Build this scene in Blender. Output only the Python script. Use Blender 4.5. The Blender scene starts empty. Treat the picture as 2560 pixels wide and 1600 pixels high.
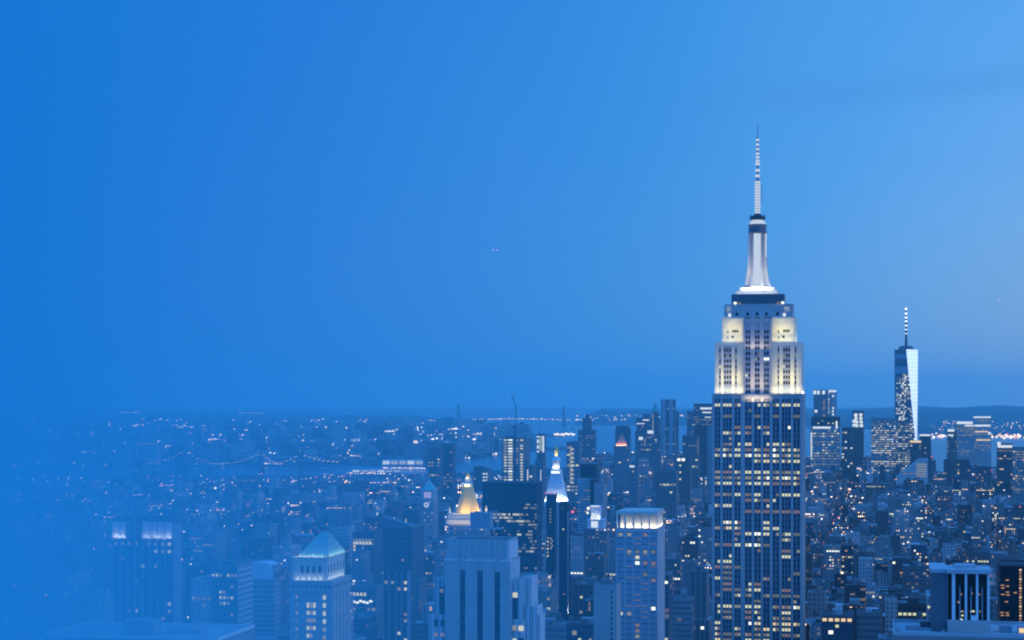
import bpy, math, random
from math import radians, sin, cos, pi, sqrt, floor
from mathutils import Vector

sc = bpy.context.scene
# ------------------------------------------------------------------ camera
F, CX, HY, EYE = 4900.0, 1280.0, 988.0, 260.0      # focal length and level line in photo pixels, eye height in metres
cam_d = bpy.data.cameras.new("camera")
cam = bpy.data.objects.new("camera", cam_d)
sc.collection.objects.link(cam)
cam.location = (0, 0, EYE)
cam.rotation_euler = (pi / 2, 0, 0)
cam_d.sensor_width = 36
cam_d.lens = 36 * F / 2560
cam_d.shift_y = (HY - 800) / 2560
cam_d.clip_start = 1
cam_d.clip_end = 120000
sc.camera = cam

# ------------------------------------------------------------------ render settings and exposure
sc.view_settings.view_transform = 'Standard'
sc.view_settings.look = 'None'
sc.view_settings.exposure = 0
sc.view_settings.gamma = 1
cy = sc.cycles
cy.max_bounces = 5
cy.diffuse_bounces = 2
cy.glossy_bounces = 2
cy.transmission_bounces = 2
cy.volume_bounces = 1
cy.sample_clamp_indirect = 4
cy.sample_clamp_direct = 0
cy.use_denoising = True
cy.use_light_tree = True
cy.pixel_filter_type = 'BLACKMAN_HARRIS'
cy.filter_width = 2.0


# ------------------------------------------------------------------ node helpers
class NT:
    def __init__(s, tree):
        s.t = tree
        s.n = tree.nodes
        s.l = tree.links

    def node(s, kind, **kw):
        n = s.n.new(kind)
        for k, v in kw.items():
            setattr(n, k, v)
        return n

    def put(s, sock, val):
        if val is None:
            return
        if hasattr(val, 'is_output'):
            s.l.new(val, sock)
        else:
            sock.default_value = val

    def math(s, op, a, b=None, c=None, clamp=False):
        n = s.node('ShaderNodeMath', operation=op, use_clamp=clamp)
        s.put(n.inputs[0], a)
        s.put(n.inputs[1], b)
        s.put(n.inputs[2], c)
        return n.outputs[0]

    def smooth(s, x, a, b):
        n = s.node('ShaderNodeMapRange', interpolation_type='SMOOTHSTEP')
        s.put(n.inputs['Value'], x)
        s.put(n.inputs['From Min'], a)
        s.put(n.inputs['From Max'], b)
        return n.outputs[0]

    def mix(s, fac, a, b, mode='MIX'):
        n = s.node('ShaderNodeMix', data_type='RGBA', blend_type=mode)
        s.put(n.inputs[0], fac)
        for i, v in ((6, a), (7, b)):
            if isinstance(v, tuple) and len(v) == 3:
                v = v + (1,)
            s.put(n.inputs[i], v)
        return n.outputs[2]

    def ramp(s, x, stops):
        n = s.node('ShaderNodeValToRGB')
        els = n.color_ramp.elements
        while len(els) < len(stops):
            els.new(0.5)
        for e, (p, c) in zip(els, stops):
            e.position = p
            e.color = tuple(c) + (1,)
        s.put(n.inputs[0], x)
        return n.outputs[0]


def srgb(r, g, b):
    f = lambda c: (c / 255 / 12.92) if c <= 10 else ((c / 255 + 0.055) / 1.055) ** 2.4
    return (f(r), f(g), f(b))


# ------------------------------------------------------------------ world: dusk sky
world = bpy.data.worlds.new("World")
sc.world = world
world.use_nodes = True
w = NT(world.node_tree)
w.n.clear()
out = w.node('ShaderNodeOutputWorld')
bg = w.node('ShaderNodeBackground')
tc = w.node('ShaderNodeTexCoord')
sep = w.node('ShaderNodeSeparateXYZ')
w.l.new(tc.outputs['Generated'], sep.inputs[0])
dx, dy, dz = sep.outputs
t = w.math('ADD', w.math('ADD', dx, 0.245), w.math('MULTIPLY', dz, -0.435))
t = w.math('MULTIPLY', t, 2.0, clamp=True)
front = w.ramp(t, [(0.0, srgb(24, 117, 212)), (0.15, srgb(29, 122, 215)), (0.32, srgb(37, 132, 220)),
                   (0.5, srgb(47, 142, 224)), (0.7, srgb(68, 155, 231)), (0.86, srgb(99, 169, 236)),
                   (1.0, srgb(119, 176, 234))])
low = w.math('SUBTRACT', 1.0, w.smooth(dz, -0.03, 0.13))
front = w.mix(w.math('MULTIPLY', low, 0.85), front, w.ramp(w.math('MULTIPLY_ADD', dx, 2.0, 0.5, clamp=True), [(0, srgb(24, 117, 210)), (0.35, srgb(31, 127, 211)), (0.6, srgb(52, 143, 214)), (0.8, srgb(86, 152, 212)), (1, srgb(122, 164, 202))]))
front = w.mix(w.math('MULTIPLY', w.math('MULTIPLY', w.smooth(dz, 0.04, 0.2), w.smooth(dx, 0.02, 0.25)), 0.5), front, srgb(70, 156, 236))
noise = w.node('ShaderNodeTexNoise')
noise.inputs['Scale'].default_value = 4.0
noise.inputs['Detail'].default_value = 4.0
mp = w.node('ShaderNodeMapping')
mp.inputs['Scale'].default_value = (1.0, 1.0, 5.0)
w.l.new(tc.outputs['Generated'], mp.inputs[0])
w.l.new(mp.outputs[0], noise.inputs['Vector'])
cl = w.math('MULTIPLY', w.smooth(noise.outputs[0], 0.5, 0.75), w.smooth(dx, 0.0, 0.25))
front = w.mix(w.math('MULTIPLY', cl, 0.14), front, srgb(52, 128, 205))
# a faint long streak of cloud high on the right
line = w.math('ADD', w.math('MULTIPLY', dx, -0.045), w.math('MULTIPLY_ADD', noise.outputs[0], 0.02, -0.152))
band = w.math('SUBTRACT', 1.0, w.smooth(w.math('ABSOLUTE', w.math('ADD', dz, line)), 0.0, 0.013))
band = w.math('MULTIPLY', band, w.smooth(dx, 0.04, 0.17))
front = w.mix(w.math('MULTIPLY', band, 0.24), front, srgb(58, 134, 212))
UP = (0.050, 0.44, 1.62)            # the brighter sky overhead and behind
back = w.math('MAXIMUM', w.smooth(dz, 0.26, 0.6), w.math('SUBTRACT', 1.0, w.smooth(dy, 0.3, 0.85)))
col = w.mix(back, front, UP)
glow = w.math('MULTIPLY', w.smooth(dx, 0.35, 0.98), w.math('SUBTRACT', 1.0, w.smooth(w.math('ABSOLUTE', dz), 0.15, 0.75)))
col = w.mix(glow, col, (0.60, 1.12, 2.1))           # afterglow in the west
sky = w.node('ShaderNodeTexSky', sky_type='NISHITA', sun_disc=False)
SUN_EL, SUN_AZ = radians(2.0), radians(105)
sky.sun_elevation = SUN_EL
sky.sun_rotation = SUN_AZ
col = w.mix(0.02, col, sky.outputs[0], 'ADD')
w.l.new(col, bg.inputs[0])
bg.inputs[1].default_value = 1.0
w.l.new(bg.outputs[0], out.inputs[0])

# last soft light of the sun from the west, to the right of the view
sun_d = bpy.data.lights.new("sun", 'SUN')
sun_d.energy = 0.02
sun_d.angle = radians(25)
sun_d.color = (1.0, 0.72, 0.62)
sun = bpy.data.objects.new("sun", sun_d)
sc.collection.objects.link(sun)
sd = Vector((sin(SUN_AZ) * cos(SUN_EL), cos(SUN_AZ) * cos(SUN_EL), sin(SUN_EL) + 0.2))
sun.rotation_euler = sd.to_track_quat('Z', 'Y').to_euler()


# ------------------------------------------------------------------ materials
def new_mat(name):
    m = bpy.data.materials.new(name)
    m.use_nodes = True
    nt = NT(m.node_tree)
    nt.n.clear()
    o = nt.node('ShaderNodeOutputMaterial')
    return m, nt, o


def plain(name, col, rough=0.8, var=0.18, scale=0.15, metal=0.0, spec=0.3):
    m, nt, o = new_mat(name)
    b = nt.node('ShaderNodeBsdfPrincipled')
    c = nt.node('ShaderNodeTexCoord')
    n = nt.node('ShaderNodeTexNoise')
    n.inputs['Scale'].default_value = scale
    n.inputs['Detail'].default_value = 5
    nt.l.new(c.outputs['Object'], n.inputs['Vector'])
    k = nt.math('MULTIPLY_ADD', n.outputs[0], 2 * var, 1 - var)
    vm = nt.node('ShaderNodeMix', data_type='RGBA', blend_type='MULTIPLY')
    vm.inputs[0].default_value = 1
    vm.inputs[6].default_value = tuple(col) + (1,)
    nt.l.new(k, vm.inputs[7])
    nt.l.new(vm.outputs[2], b.inputs['Base Color'])
    b.inputs['Roughness'].default_value = rough
    b.inputs['Metallic'].default_value = metal
    b.inputs['Specular IOR Level'].default_value = spec
    nt.l.new(b.outputs[0], o.inputs[0])
    return m


def glow_mat(name, col, strength):
    m, nt, o = new_mat(name)
    e = nt.node('ShaderNodeEmission')
    e.inputs[0].default_value = tuple(col) + (1,)
    e.inputs[1].default_value = strength
    nt.l.new(e.outputs[0], o.inputs[0])
    m.cycles.emission_sampling = 'NONE'
    return m


def facade(name, stops, fx=(0.2, 0.8), fz=(0.25, 0.75), glass=(0.03, 0.035, 0.045), lit=3.0, warm=1.0, mullion=0.0, dark=0.62, spec=0.35):
    """Wall with a grid of windows: one UV unit is one bay by one storey. Face attributes tone, lit and seed vary the buildings."""
    m, nt, o = new_mat(name)
    b = nt.node('ShaderNodeBsdfPrincipled')
    uv = nt.node('ShaderNodeUVMap')
    s = nt.node('ShaderNodeSeparateXYZ')
    nt.l.new(uv.outputs[0], s.inputs[0])
    u, v = s.outputs[0], s.outputs[1]
    at = {}
    for k in ('tone', 'lit', 'seed'):
        a = nt.node('ShaderNodeAttribute', attribute_name=k)
        at[k] = a.outputs['Fac']
    fu, fv = nt.math('FRACT', u), nt.math('FRACT', v)
    mu = nt.math('MULTIPLY', nt.math('GREATER_THAN', fu, fx[0]), nt.math('LESS_THAN', fu, fx[1]))
    mv = nt.math('MULTIPLY', nt.math('GREATER_THAN', fv, fz[0]), nt.math('LESS_THAN', fv, fz[1]))
    mask = nt.math('MULTIPLY', mu, mv)
    if mullion:
        f3 = nt.math('FRACT', nt.math('MULTIPLY', u, mullion))
        mask = nt.math('MULTIPLY', mask, nt.math('GREATER_THAN', f3, 0.12))
    cv = nt.node('ShaderNodeCombineXYZ')
    nt.l.new(nt.math('FLOOR', u), cv.inputs[0])
    nt.l.new(nt.math('FLOOR', v), cv.inputs[1])
    nt.l.new(at['seed'], cv.inputs[2])
    wn = nt.node('ShaderNodeTexWhiteNoise', noise_dimensions='3D')
    nt.l.new(cv.outputs[0], wn.inputs[0])
    # whole floors share their switch as well
    cf = nt.node('ShaderNodeCombineXYZ')
    nt.l.new(nt.math('FLOOR', v), cf.inputs[1])
    nt.l.new(at['seed'], cf.inputs[2])
    wf = nt.node('ShaderNodeTexWhiteNoise', noise_dimensions='3D')
    nt.l.new(cf.outputs[0], wf.inputs[0])
    fl = nt.math('MULTIPLY', nt.math('POWER', wf.outputs[0], 3.0), 3.4)
    isl = nt.math('LESS_THAN', wn.outputs[0], nt.math('MULTIPLY', at['lit'], fl))
    cs = nt.node('ShaderNodeSeparateColor')
    nt.l.new(wn.outputs[1], cs.inputs[0])
    st = nt.math('MULTIPLY_ADD', nt.math('POWER', cs.outputs[0], 3.0), lit, 0.12)
    em = nt.math('MULTIPLY', nt.math('MULTIPLY', isl, mask), st)
    base = nt.ramp(at['tone'], stops)
    c = nt.node('ShaderNodeTexCoord')
    n = nt.node('ShaderNodeTexNoise')
    n.inputs['Scale'].default_value = 0.06
    n.inputs['Detail'].default_value = 6
    nt.l.new(c.outputs['Object'], n.inputs['Vector'])
    k = nt.math('MULTIPLY_ADD', n.outputs[0], 0.5, 0.75)
    vm = nt.node('ShaderNodeMix', data_type='RGBA', blend_type='MULTIPLY')
    vm.inputs[0].default_value = 1
    nt.l.new(base, vm.inputs[6])
    nt.l.new(k, vm.inputs[7])
    nt.l.new(nt.mix(nt.math('MULTIPLY', mask, dark), vm.outputs[2], glass), b.inputs['Base Color'])
    nt.l.new(nt.math('MULTIPLY_ADD', mask, -0.6, 0.82), b.inputs['Roughness'])
    nt.l.new(nt.math('MULTIPLY_ADD', mask, spec, 0.2 if spec > .1 else .08), b.inputs['Specular IOR Level'])
    lc = nt.mix(nt.math('GREATER_THAN', cs.outputs[1], 0.62 * warm), (1.0, 0.66, 0.38), (0.95, 0.93, 0.85))
    nt.l.new(lc, b.inputs['Emission Color'])
    nt.l.new(em, b.inputs['Emission Strength'])
    nt.l.new(b.outputs[0], o.inputs[0])
    m.cycles.emission_sampling = 'NONE'
    return m


TONES = [(0.0, (0.055, 0.040, 0.036)), (0.25, (0.11, 0.08, 0.068)), (0.5, (0.17, 0.15, 0.14)),
         (0.75, (0.27, 0.25, 0.23)), (1.0, (0.45, 0.42, 0.39))]
M = {}
M['punched'] = facade('brick wall with punched windows', TONES, (0.27, 0.73), (0.25, 0.72), lit=5.5)
M['ribbon'] = facade('wall with ribbon windows', TONES, (0.04, 0.96), (0.38, 0.82), lit=3.0, mullion=3)
M['strip'] = facade('wall with vertical window strips', TONES, (0.28, 0.72), (0.1, 0.9), lit=4.0)
M['curtain'] = facade('glass curtain wall', [(0, (0.03, 0.04, 0.05)), (1, (0.10, 0.12, 0.14))], (0.06, 0.94), (0.2, 0.92), glass=(0.025, 0.04, 0.06), lit=1.6)
M['solid'] = facade('masonry wall without windows', TONES, (2, 3), (2, 3))
M['darkglass'] = facade('dark bronze curtain wall', [(0, (0.012, 0.011, 0.012)), (1, (0.03, 0.028, 0.03))], (0.05, 0.95), (0.3, 0.9), glass=(0.008, 0.009, 0.012), lit=1.0, spec=0.02)
M['paleglass'] = facade('pale glass curtain wall', [(0, (0.2, 0.22, 0.25)), (1, (0.4, 0.42, 0.45))], (0.04, 0.96), (0.4, 0.9), glass=(0.10, 0.13, 0.17), lit=1.2)
M['roof'] = plain('gravel roof', (0.20, 0.195, 0.19), 0.9, 0.35, 0.25)
M['roofdark'] = plain('bitumen roof', (0.085, 0.085, 0.09), 0.9, 0.35, 0.25)
M['rooflight'] = plain('pale membrane roof', (0.42, 0.42, 0.41), 0.85, 0.25, 0.25)
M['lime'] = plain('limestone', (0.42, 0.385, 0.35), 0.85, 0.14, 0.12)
M['limelit'] = plain('floodlit limestone', (0.56, 0.53, 0.42), 0.85, 0.08, 0.2)  # lit copy of limestone, floodlight glow put into a paler, yellower colour
M['lead'] = plain('dark metal cladding', (0.10, 0.105, 0.115), 0.45, 0.2, 0.3, spec=0.5)
M['zinc'] = plain('grey metal cladding', (0.28, 0.29, 0.31), 0.5, 0.15, 0.3, spec=0.5)
M['steel'] = plain('painted steel', (0.35, 0.36, 0.38), 0.5, 0.12, 0.5)
M['darksteel'] = plain('dark painted steel', (0.04, 0.042, 0.05), 0.6, 0.12, 0.5)
M['timber'] = plain('weathered timber', (0.13, 0.10, 0.08), 0.9, 0.25, 0.8)
M['copper'] = plain('green copper roof', (0.22, 0.42, 0.36), 0.7, 0.2, 0.35)
M['gold'] = plain('gilded roof tiles', (0.85, 0.50, 0.09), 0.45, 0.12, 0.4)
M['slate'] = plain('slate roof', (0.12, 0.13, 0.15), 0.7, 0.2, 0.3)
M['terra'] = plain('terracotta roof', (0.55, 0.22, 0.13), 0.8, 0.2, 0.3)
M['blueglass'] = plain('blue tinted spandrel glass', (0.27, 0.30, 0.335), 0.35, 0.15, 0.3, spec=0.5)
M['white'] = plain('white stone', (0.66, 0.65, 0.62), 0.8, 0.1, 0.2)
M['glassdark'] = plain('dark window glass', (0.008, 0.010, 0.015), 0.25, 0.1, 0.3, spec=0.12)
M['glassblue'] = plain('window glass reflecting dusk', (0.035, 0.05, 0.075), 0.25, 0.25, 0.3, spec=0.35)
M['mirror'] = plain('reflective facade glass', (0.80, 0.84, 0.9), 0.10, 0.03, 0.05, metal=1.0)
mm_ = M['mirror'].node_tree
nt_ = NT(mm_)
pb = [q for q in mm_.nodes if q.type == 'BSDF_PRINCIPLED'][0]
tco = nt_.node('ShaderNodeTexCoord')
sx_ = nt_.node('ShaderNodeSeparateXYZ')
nt_.l.new(tco.outputs['Object'], sx_.inputs[0])
ln = nt_.math('GREATER_THAN', nt_.math('FRACT', nt_.math('DIVIDE', sx_.outputs[2], 12.6)), 0.74)
nz_ = nt_.node('ShaderNodeTexNoise')
nz_.inputs['Scale'].default_value = 0.05
nt_.l.new(tco.outputs['Object'], nz_.inputs['Vector'])
nt_.l.new(nt_.mix(nt_.math('MULTIPLY_ADD', ln, 0.22, nt_.math('MULTIPLY', nz_.outputs[0], 0.25)), (0.86, 0.9, 0.95), (0.45, 0.55, 0.68)), pb.inputs['Base Color'])
M['asphalt'] = plain('asphalt', (0.045, 0.045, 0.048), 0.9, 0.3, 0.02)
M['land'] = plain('far land', (0.05, 0.055, 0.05), 0.95, 0.4, 0.004)
M['hill'] = plain('wooded hills', (0.028, 0.034, 0.03), 0.95, 0.4, 0.002)
m, nt, o = new_mat('harbour water')
b = nt.node('ShaderNodeBsdfPrincipled')
b.inputs['Base Color'].default_value = (0.02, 0.05, 0.09, 1)
b.inputs['Roughness'].default_value = 0.22
b.inputs['IOR'].default_value = 1.33
n = nt.node('ShaderNodeTexNoise')
n.inputs['Scale'].default_value = 0.02
c = nt.node('ShaderNodeTexCoord')
nt.l.new(c.outputs['Object'], n.inputs['Vector'])
bp = nt.node('ShaderNodeBump')
bp.inputs['Strength'].default_value = 0.25
bp.inputs['Distance'].default_value = 2
nt.l.new(n.outputs[0], bp.inputs['Height'])
nt.l.new(bp.outputs[0], b.inputs['Normal'])
nt.l.new(b.outputs[0], o.inputs[0])
M['water'] = m
G = {
    'o': glow_mat('window lit dim', (0.80, 0.78, 0.58), 0.34),
    'O': glow_mat('window lit warm', (0.88, 0.90, 0.60), 0.80),
    'B': glow_mat('window lit bright', (0.90, 0.95, 0.82), 1.5),
    'W': glow_mat('window lit white', (0.80, 0.92, 1.0), 0.95),
    'x': glow_mat('window lit reddish', (0.80, 0.55, 0.47), 0.27),
    'y': glow_mat('window lit yellow', (1.0, 0.74, 0.42), 0.9),
    'a': glow_mat('window lit amber', (1.0, 0.55, 0.28), 0.42),
    'd': glow_mat('window lit faint', (0.70, 0.72, 0.62), 0.20),
    'g': glow_mat('window lit greenish', (0.70, 0.95, 0.55), 0.62),
    'p': glow_mat('belfry lit violet', (0.70, 0.62, 1.0), 0.8),
    'c': glow_mat('clock face lit', (0.72, 0.82, 0.95), 0.8),
    'lamp': glow_mat('lamp white', (0.92, 0.96, 1.0), 2.1),
    'street': glow_mat('street lamp warm', (1.0, 0.80, 0.58), 1.8),
    'amber': glow_mat('street lamp amber', (1.0, 0.5, 0.2), 1.8),
    'red': glow_mat('warning lamp red', (1.0, 0.16, 0.22), 1.5),
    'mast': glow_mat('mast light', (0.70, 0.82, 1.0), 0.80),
    'shed': glow_mat('shed lighting', (0.80, 0.92, 1.0), 0.5),
    'bar': glow_mat('roof sign band', (0.85, 0.93, 1.0), 0.9),
}
GRANK = {k: i for i, k in enumerate('BWOyagpxod')}

# ------------------------------------------------------------------ geometry helpers
PHI = radians(11)                     # the avenues run 11 degrees to the right of the view
CP, SP = cos(PHI), sin(PHI)


class MB:
    """Collects faces and links them as ONE mesh object."""

    def __init__(s):
        s.v, s.f, s.mi, s.uv, s.at = [], [], [], [], []
        s.a = (0.5, 0.0, 0.0)

    def poly(s, pts, mi=0, uvs=None):
        k = len(s.v)
        s.v.extend(pts)
        s.f.append(tuple(range(k, k + len(pts))))
        s.mi.append(mi)
        s.uv.extend(uvs if uvs else [(0.0, 0.0)] * len(pts))
        s.at.append(s.a)

    def box(s, x0, x1, y0, y1, z0, z1, side=0, top=None, cell=(4.0, 3.9), bottom=False):
        top = side if top is None else top
        cw, ch = cell
        nx, ny = max(1, round((x1 - x0) / cw)), max(1, round((y1 - y0) / cw))
        v0, v1 = z0 / ch, z1 / ch
        for (a, b, n, k) in (((x0, y0), (x1, y0), nx, 0), ((x1, y0), (x1, y1), ny, 50),
                             ((x1, y1), (x0, y1), nx, 100), ((x0, y1), (x0, y0), ny, 150)):
            s.poly([(a[0], a[1], z0), (b[0], b[1], z0), (b[0], b[1], z1), (a[0], a[1], z1)], side,
                   [(k, v0), (k + n, v0), (k + n, v1), (k, v1)])
        s.poly([(x0, y0, z1), (x1, y0, z1), (x1, y1, z1), (x0, y1, z1)], top)
        if bottom:
            s.poly([(x0, y1, z0), (x1, y1, z0), (x1, y0, z0), (x0, y0, z0)], side)

    def loft(s, rings, mi=0, cap=True, top=None):
        """rings: list of point lists of equal length, bottom to top"""
        for r0, r1 in zip(rings, rings[1:]):
            n = len(r0)
            for i in range(n):
                j = (i + 1) % n
                s.poly([r0[i], r0[j], r1[j], r1[i]], mi)
        if cap:
            s.poly(list(rings[-1]), mi if top is None else top)
            s.poly(list(reversed(rings[0])), mi)

    def rect_loft(s, secs, mi=0, top=None):
        """secs: (x0, x1, y0, y1, z)"""
        s.loft([[(a, c, z), (b, c, z), (b, d, z), (a, d, z)] for a, b, c, d, z in secs], mi, True, top)

    def lathe(s, cx, cy, prof, n=12, mi=0):
        s.loft([[(cx + r * cos(2 * pi * i / n), cy + r * sin(2 * pi * i / n), z) for i in range(n)] for r, z in prof], mi)

    def bar(s, p, q, r, mi=0, n=5):
        p, q = Vector(p), Vector(q)
        d = (q - p).normalized()
        a = d.orthogonal().normalized()
        b = d.cross(a)
        s.loft([[tuple(c + a * (r * cos(2 * pi * i / n)) + b * (r * sin(2 * pi * i / n))) for i in range(n)] for c in (p, q)], mi)

    def ball(s, c, r, mi=0, sz=1.0):
        x, y, z = c
        t, bt = (x, y, z + r * sz), (x, y, z - r * sz)
        q = [(x + r, y, z), (x, y + r, z), (x - r, y, z), (x, y - r, z)]
        for i in range(4):
            s.poly([q[i], q[(i + 1) % 4], t], mi)
            s.poly([q[(i + 1) % 4], q[i], bt], mi)

    def mesh(s, name, mats):
        me = bpy.data.meshes.new(name)
        me.from_pydata(s.v, [], s.f)
        for mm in mats:
            me.materials.append(mm)
        me.polygons.foreach_set('material_index', s.mi)
        ul = me.uv_layers.new(name='UVMap')
        ul.data.foreach_set('uv', [c for p in s.uv for c in p])
        for i, k in enumerate(('tone', 'lit', 'seed')):
            at = me.attributes.new(k, 'FLOAT', 'FACE')
            at.data.foreach_set('value', [a[i] for a in s.at])
        me.update()
        return me

    def build(s, name, mats, parent=None, loc=None):
        if not isinstance(mats, (list, tuple)):
            mats = [mats]
        o = bpy.data.objects.new(name, s.mesh(name, mats))
        sc.collection.objects.link(o)
        if parent is not None:
            o.parent = parent
        if loc is not None:
            o.location = loc
        return o


def tag(o, label=None, cat=None, group=None, kind=None):
    if label:
        o['label'] = label
    if cat:
        o['category'] = cat
    if group:
        o['group'] = group
    if kind:
        o['kind'] = kind
    return o


FOOT = []        # footprints of placed buildings in the street grid: gx0, gx1, gy0, gy1
KEEP = []        # what must stay visible: px left, px right, lowest visible row, distance
SEEN = []        # picture columns of the placed buildings, for the count of what shows
LAND = []        # landmarks for the words of the labels: name, px, py


def to_grid(X, Y):
    return X * CP - Y * SP, X * SP + Y * CP


def to_world(gx, gy):
    return gx * CP + gy * SP, -gx * SP + gy * CP


def img(X, Y, Z):
    return CX + F * X / Y, HY - F * (Z - EYE) / Y


class Site:
    """A plot in the street grid: its front left corner at picture column xl, front right at xr, Y metres away."""

    def __init__(s, xl, xr, Y, xs=None, d=None, keep=None, top=None):
        s.Lx, s.Ly = (xl - CX) / F * Y, Y
        t = (xr - CX) / F
        s.w = (t * Y - s.Lx) / (CP + t * SP)
        if xs is not None:
            t = (xs - CX) / F
            s.d = (t * (Y - s.w * SP) - s.Lx - s.w * CP) / (SP - t * CP)
        else:
            s.d = d or 30.0
        gx, gy = to_grid(s.Lx, s.Ly)
        FOOT.append((gx, gx + s.w, gy, gy + s.d))
        s.top = top
        if keep:
            KEEP.append((xl - 3, (xs or xr) + 3, keep, Y))
        if top is not None:
            SEEN.append((xl, max(xr, xs or xr), top, Y))

    def x(s, px, y=0.0):
        t = (px - CX) / F
        return (t * (s.Ly + y * CP) - s.Lx - y * SP) / (CP + t * SP)

    def z(s, py, x=0.0, y=0.0):
        return EYE + (HY - py) * (s.Ly - x * SP + y * CP) / F

    def root(s, name, label, cat, group=None):
        o = bpy.data.objects.new(name, None)
        sc.collection.objects.link(o)
        o.location = (s.Lx, s.Ly, 0)
        o.rotation_euler = (0, 0, -PHI)
        o.empty_display_size = 5
        return tag(o, label, cat, group)


WMESH = {}


def window_obj(root, c, size, key, side, name='window'):
    wq, hq = round(size[0], 1), round(size[1], 1)
    k = (wq, hq, key, side)
    if k not in WMESH:
        mb = MB()
        if side == 'f':
            mb.box(-wq / 2, wq / 2, -0.06, 0.06, -hq / 2, hq / 2, bottom=True)
        else:
            mb.box(-0.06, 0.06, -wq / 2, wq / 2, -hq / 2, hq / 2, bottom=True)
        WMESH[k] = mb.mesh('window', [G[key]])
    o = bpy.data.objects.new(name, WMESH[k])
    sc.collection.objects.link(o)
    o.parent = root
    o.location = c
    return o


def windows(root, lst, most=100, name='window'):
    """lst: (centre, (w, h), key, side). The hundred that show most are windows of their own, the rest one mesh."""
    lst = sorted(lst, key=lambda q: GRANK.get(q[2], 9))
    for c, sz, key, side in lst[:most]:
        window_obj(root, c, sz, key, side, name)
    rest = lst[most:]
    if rest:
        keys = sorted({q[2] for q in rest})
        mb = MB()
        for (x, y, z), (a, h), key, side in rest:
            i = keys.index(key)
            if side == 'f':
                mb.box(x - a / 2, x + a / 2, y - .06, y + .06, z - h / 2, z + h / 2, i, bottom=True)
            else:
                mb.box(x - .06, x + .06, y - a / 2, y + a / 2, z - h / 2, z + h / 2, i, bottom=True)
        o = mb.build('lit_windows', [G[k] for k in keys], root)
        o['kind'] = 'stuff'


def flood(root, x, y, z, sx, power, tilt=0.5, turn=0.0, col=(1.0, 0.93, 0.66), sy=1.0, spread=180):
    """A floodlight strip standing on a ledge, shining up and against the wall behind it."""
    d = bpy.data.lights.new('floodlight', 'AREA')
    d.shape = 'RECTANGLE'
    d.size, d.size_y = sx, sy
    d.energy = power
    d.spread = radians(spread)
    d.color = col
    o = bpy.data.objects.new('floodlight', d)
    sc.collection.objects.link(o)
    o.parent = root
    o.location = (x, y, z)
    o.rotation_euler = (pi - tilt, 0, turn)
    return o


def parapet(mb, x0, x1, y0, y1, z, h=1.2, t=0.5, mi=0):
    mb.box(x0, x1, y0, y0 + t, z, z + h, mi)
    mb.box(x0, x1, y1 - t, y1, z, z + h, mi)
    mb.box(x0, x0 + t, y0 + t, y1 - t, z, z + h, mi)
    mb.box(x1 - t, x1, y0 + t, y1 - t, z, z + h, mi)


def water_tank(root, x, y, z, r=2.2):
    mb = MB()
    mb.lathe(x, y, [(r, z + 3.2), (r, z + 3.2 + 2 * r), (0.15, z + 3.2 + 2.7 * r)], 10, 0)
    for sx in (-1, 1):
        for sy in (-1, 1):
            mb.bar((x + sx * r * .65, y + sy * r * .65, z), (x + sx * r * .6, y + sy * r * .6, z + 3.2), 0.14, 1, 4)
    return mb.build('water_tank', [M['timber'], M['darksteel']], root)


# ================================================================== the setting
def at(px, Y):
    return ((px - CX) / F * Y, Y)


MANHATTAN = [at(-500, 60), at(3200, 60), at(3200, 5000), at(2560, 6000), at(2380, 6500), at(2250, 7300), at(1700, 7500),
             at(1440, 7100), at(1000, 6400), at(-500, 6100)]
BROOKLYN = [at(-500, 7000), at(1000, 7350), at(1140, 7900), at(1250, 8600), at(1340, 9700), at(1330, 11500), at(1300, 13500),
            at(1310, 15500), at(1180, 18500), at(1040, 25000), at(300, 31000), at(-500, 31000)]
ISLANDS = [[at(1315, 9100), at(1440, 9300), at(1500, 9900), at(1350, 9800)],
           [at(1335, 12300), at(1420, 12500), at(1430, 13000), at(1340, 12900)]]
FAR = [at(1430, 17200), at(1700, 16800), at(2100, 16000), at(2290, 13400), at(2420, 12300), at(3200, 12000), at(3300, 38000), at(1500, 38000)]


def inside(poly, X, Y):
    r = False
    for (a, b), (c, d) in zip(poly, poly[1:] + poly[:1]):
        if (b > Y) != (d > Y) and X < (c - a) * (Y - b) / (d - b) + a:
            r = not r
    return r


def sheet(name, poly, z, mat, thick=3.0):
    mb = MB()
    mb.loft([[(x, y, z - thick) for x, y in poly], [(x, y, z) for x, y in poly]], 0)
    return tag(mb.build(name, mat), name.replace('_', ' '), kind='structure')


mb = MB()
mb.poly([(-30000, -400, -1.5), (30000, -400, -1.5), (30000, 42000, -1.5), (-30000, 42000, -1.5)])
tag(mb.build('water', M['water']), 'dark blue harbour and river water reaching the horizon', kind='structure')
tag(sheet('ground', MANHATTAN, 0.0, M['asphalt']), 'dark city ground between the blocks', kind='structure')
tag(sheet('land', BROOKLYN, 0.0, M['land']), 'flat far shore beyond the river, dotted with lights', kind='structure')
for p in ISLANDS:
    tag(sheet('island', p, 0.0, M['land']), 'low pier and island in the bay', kind='structure')
tag(sheet('far_shore', FAR, 0.0, M['land']), 'far shore beyond the bay', kind='structure')
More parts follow.
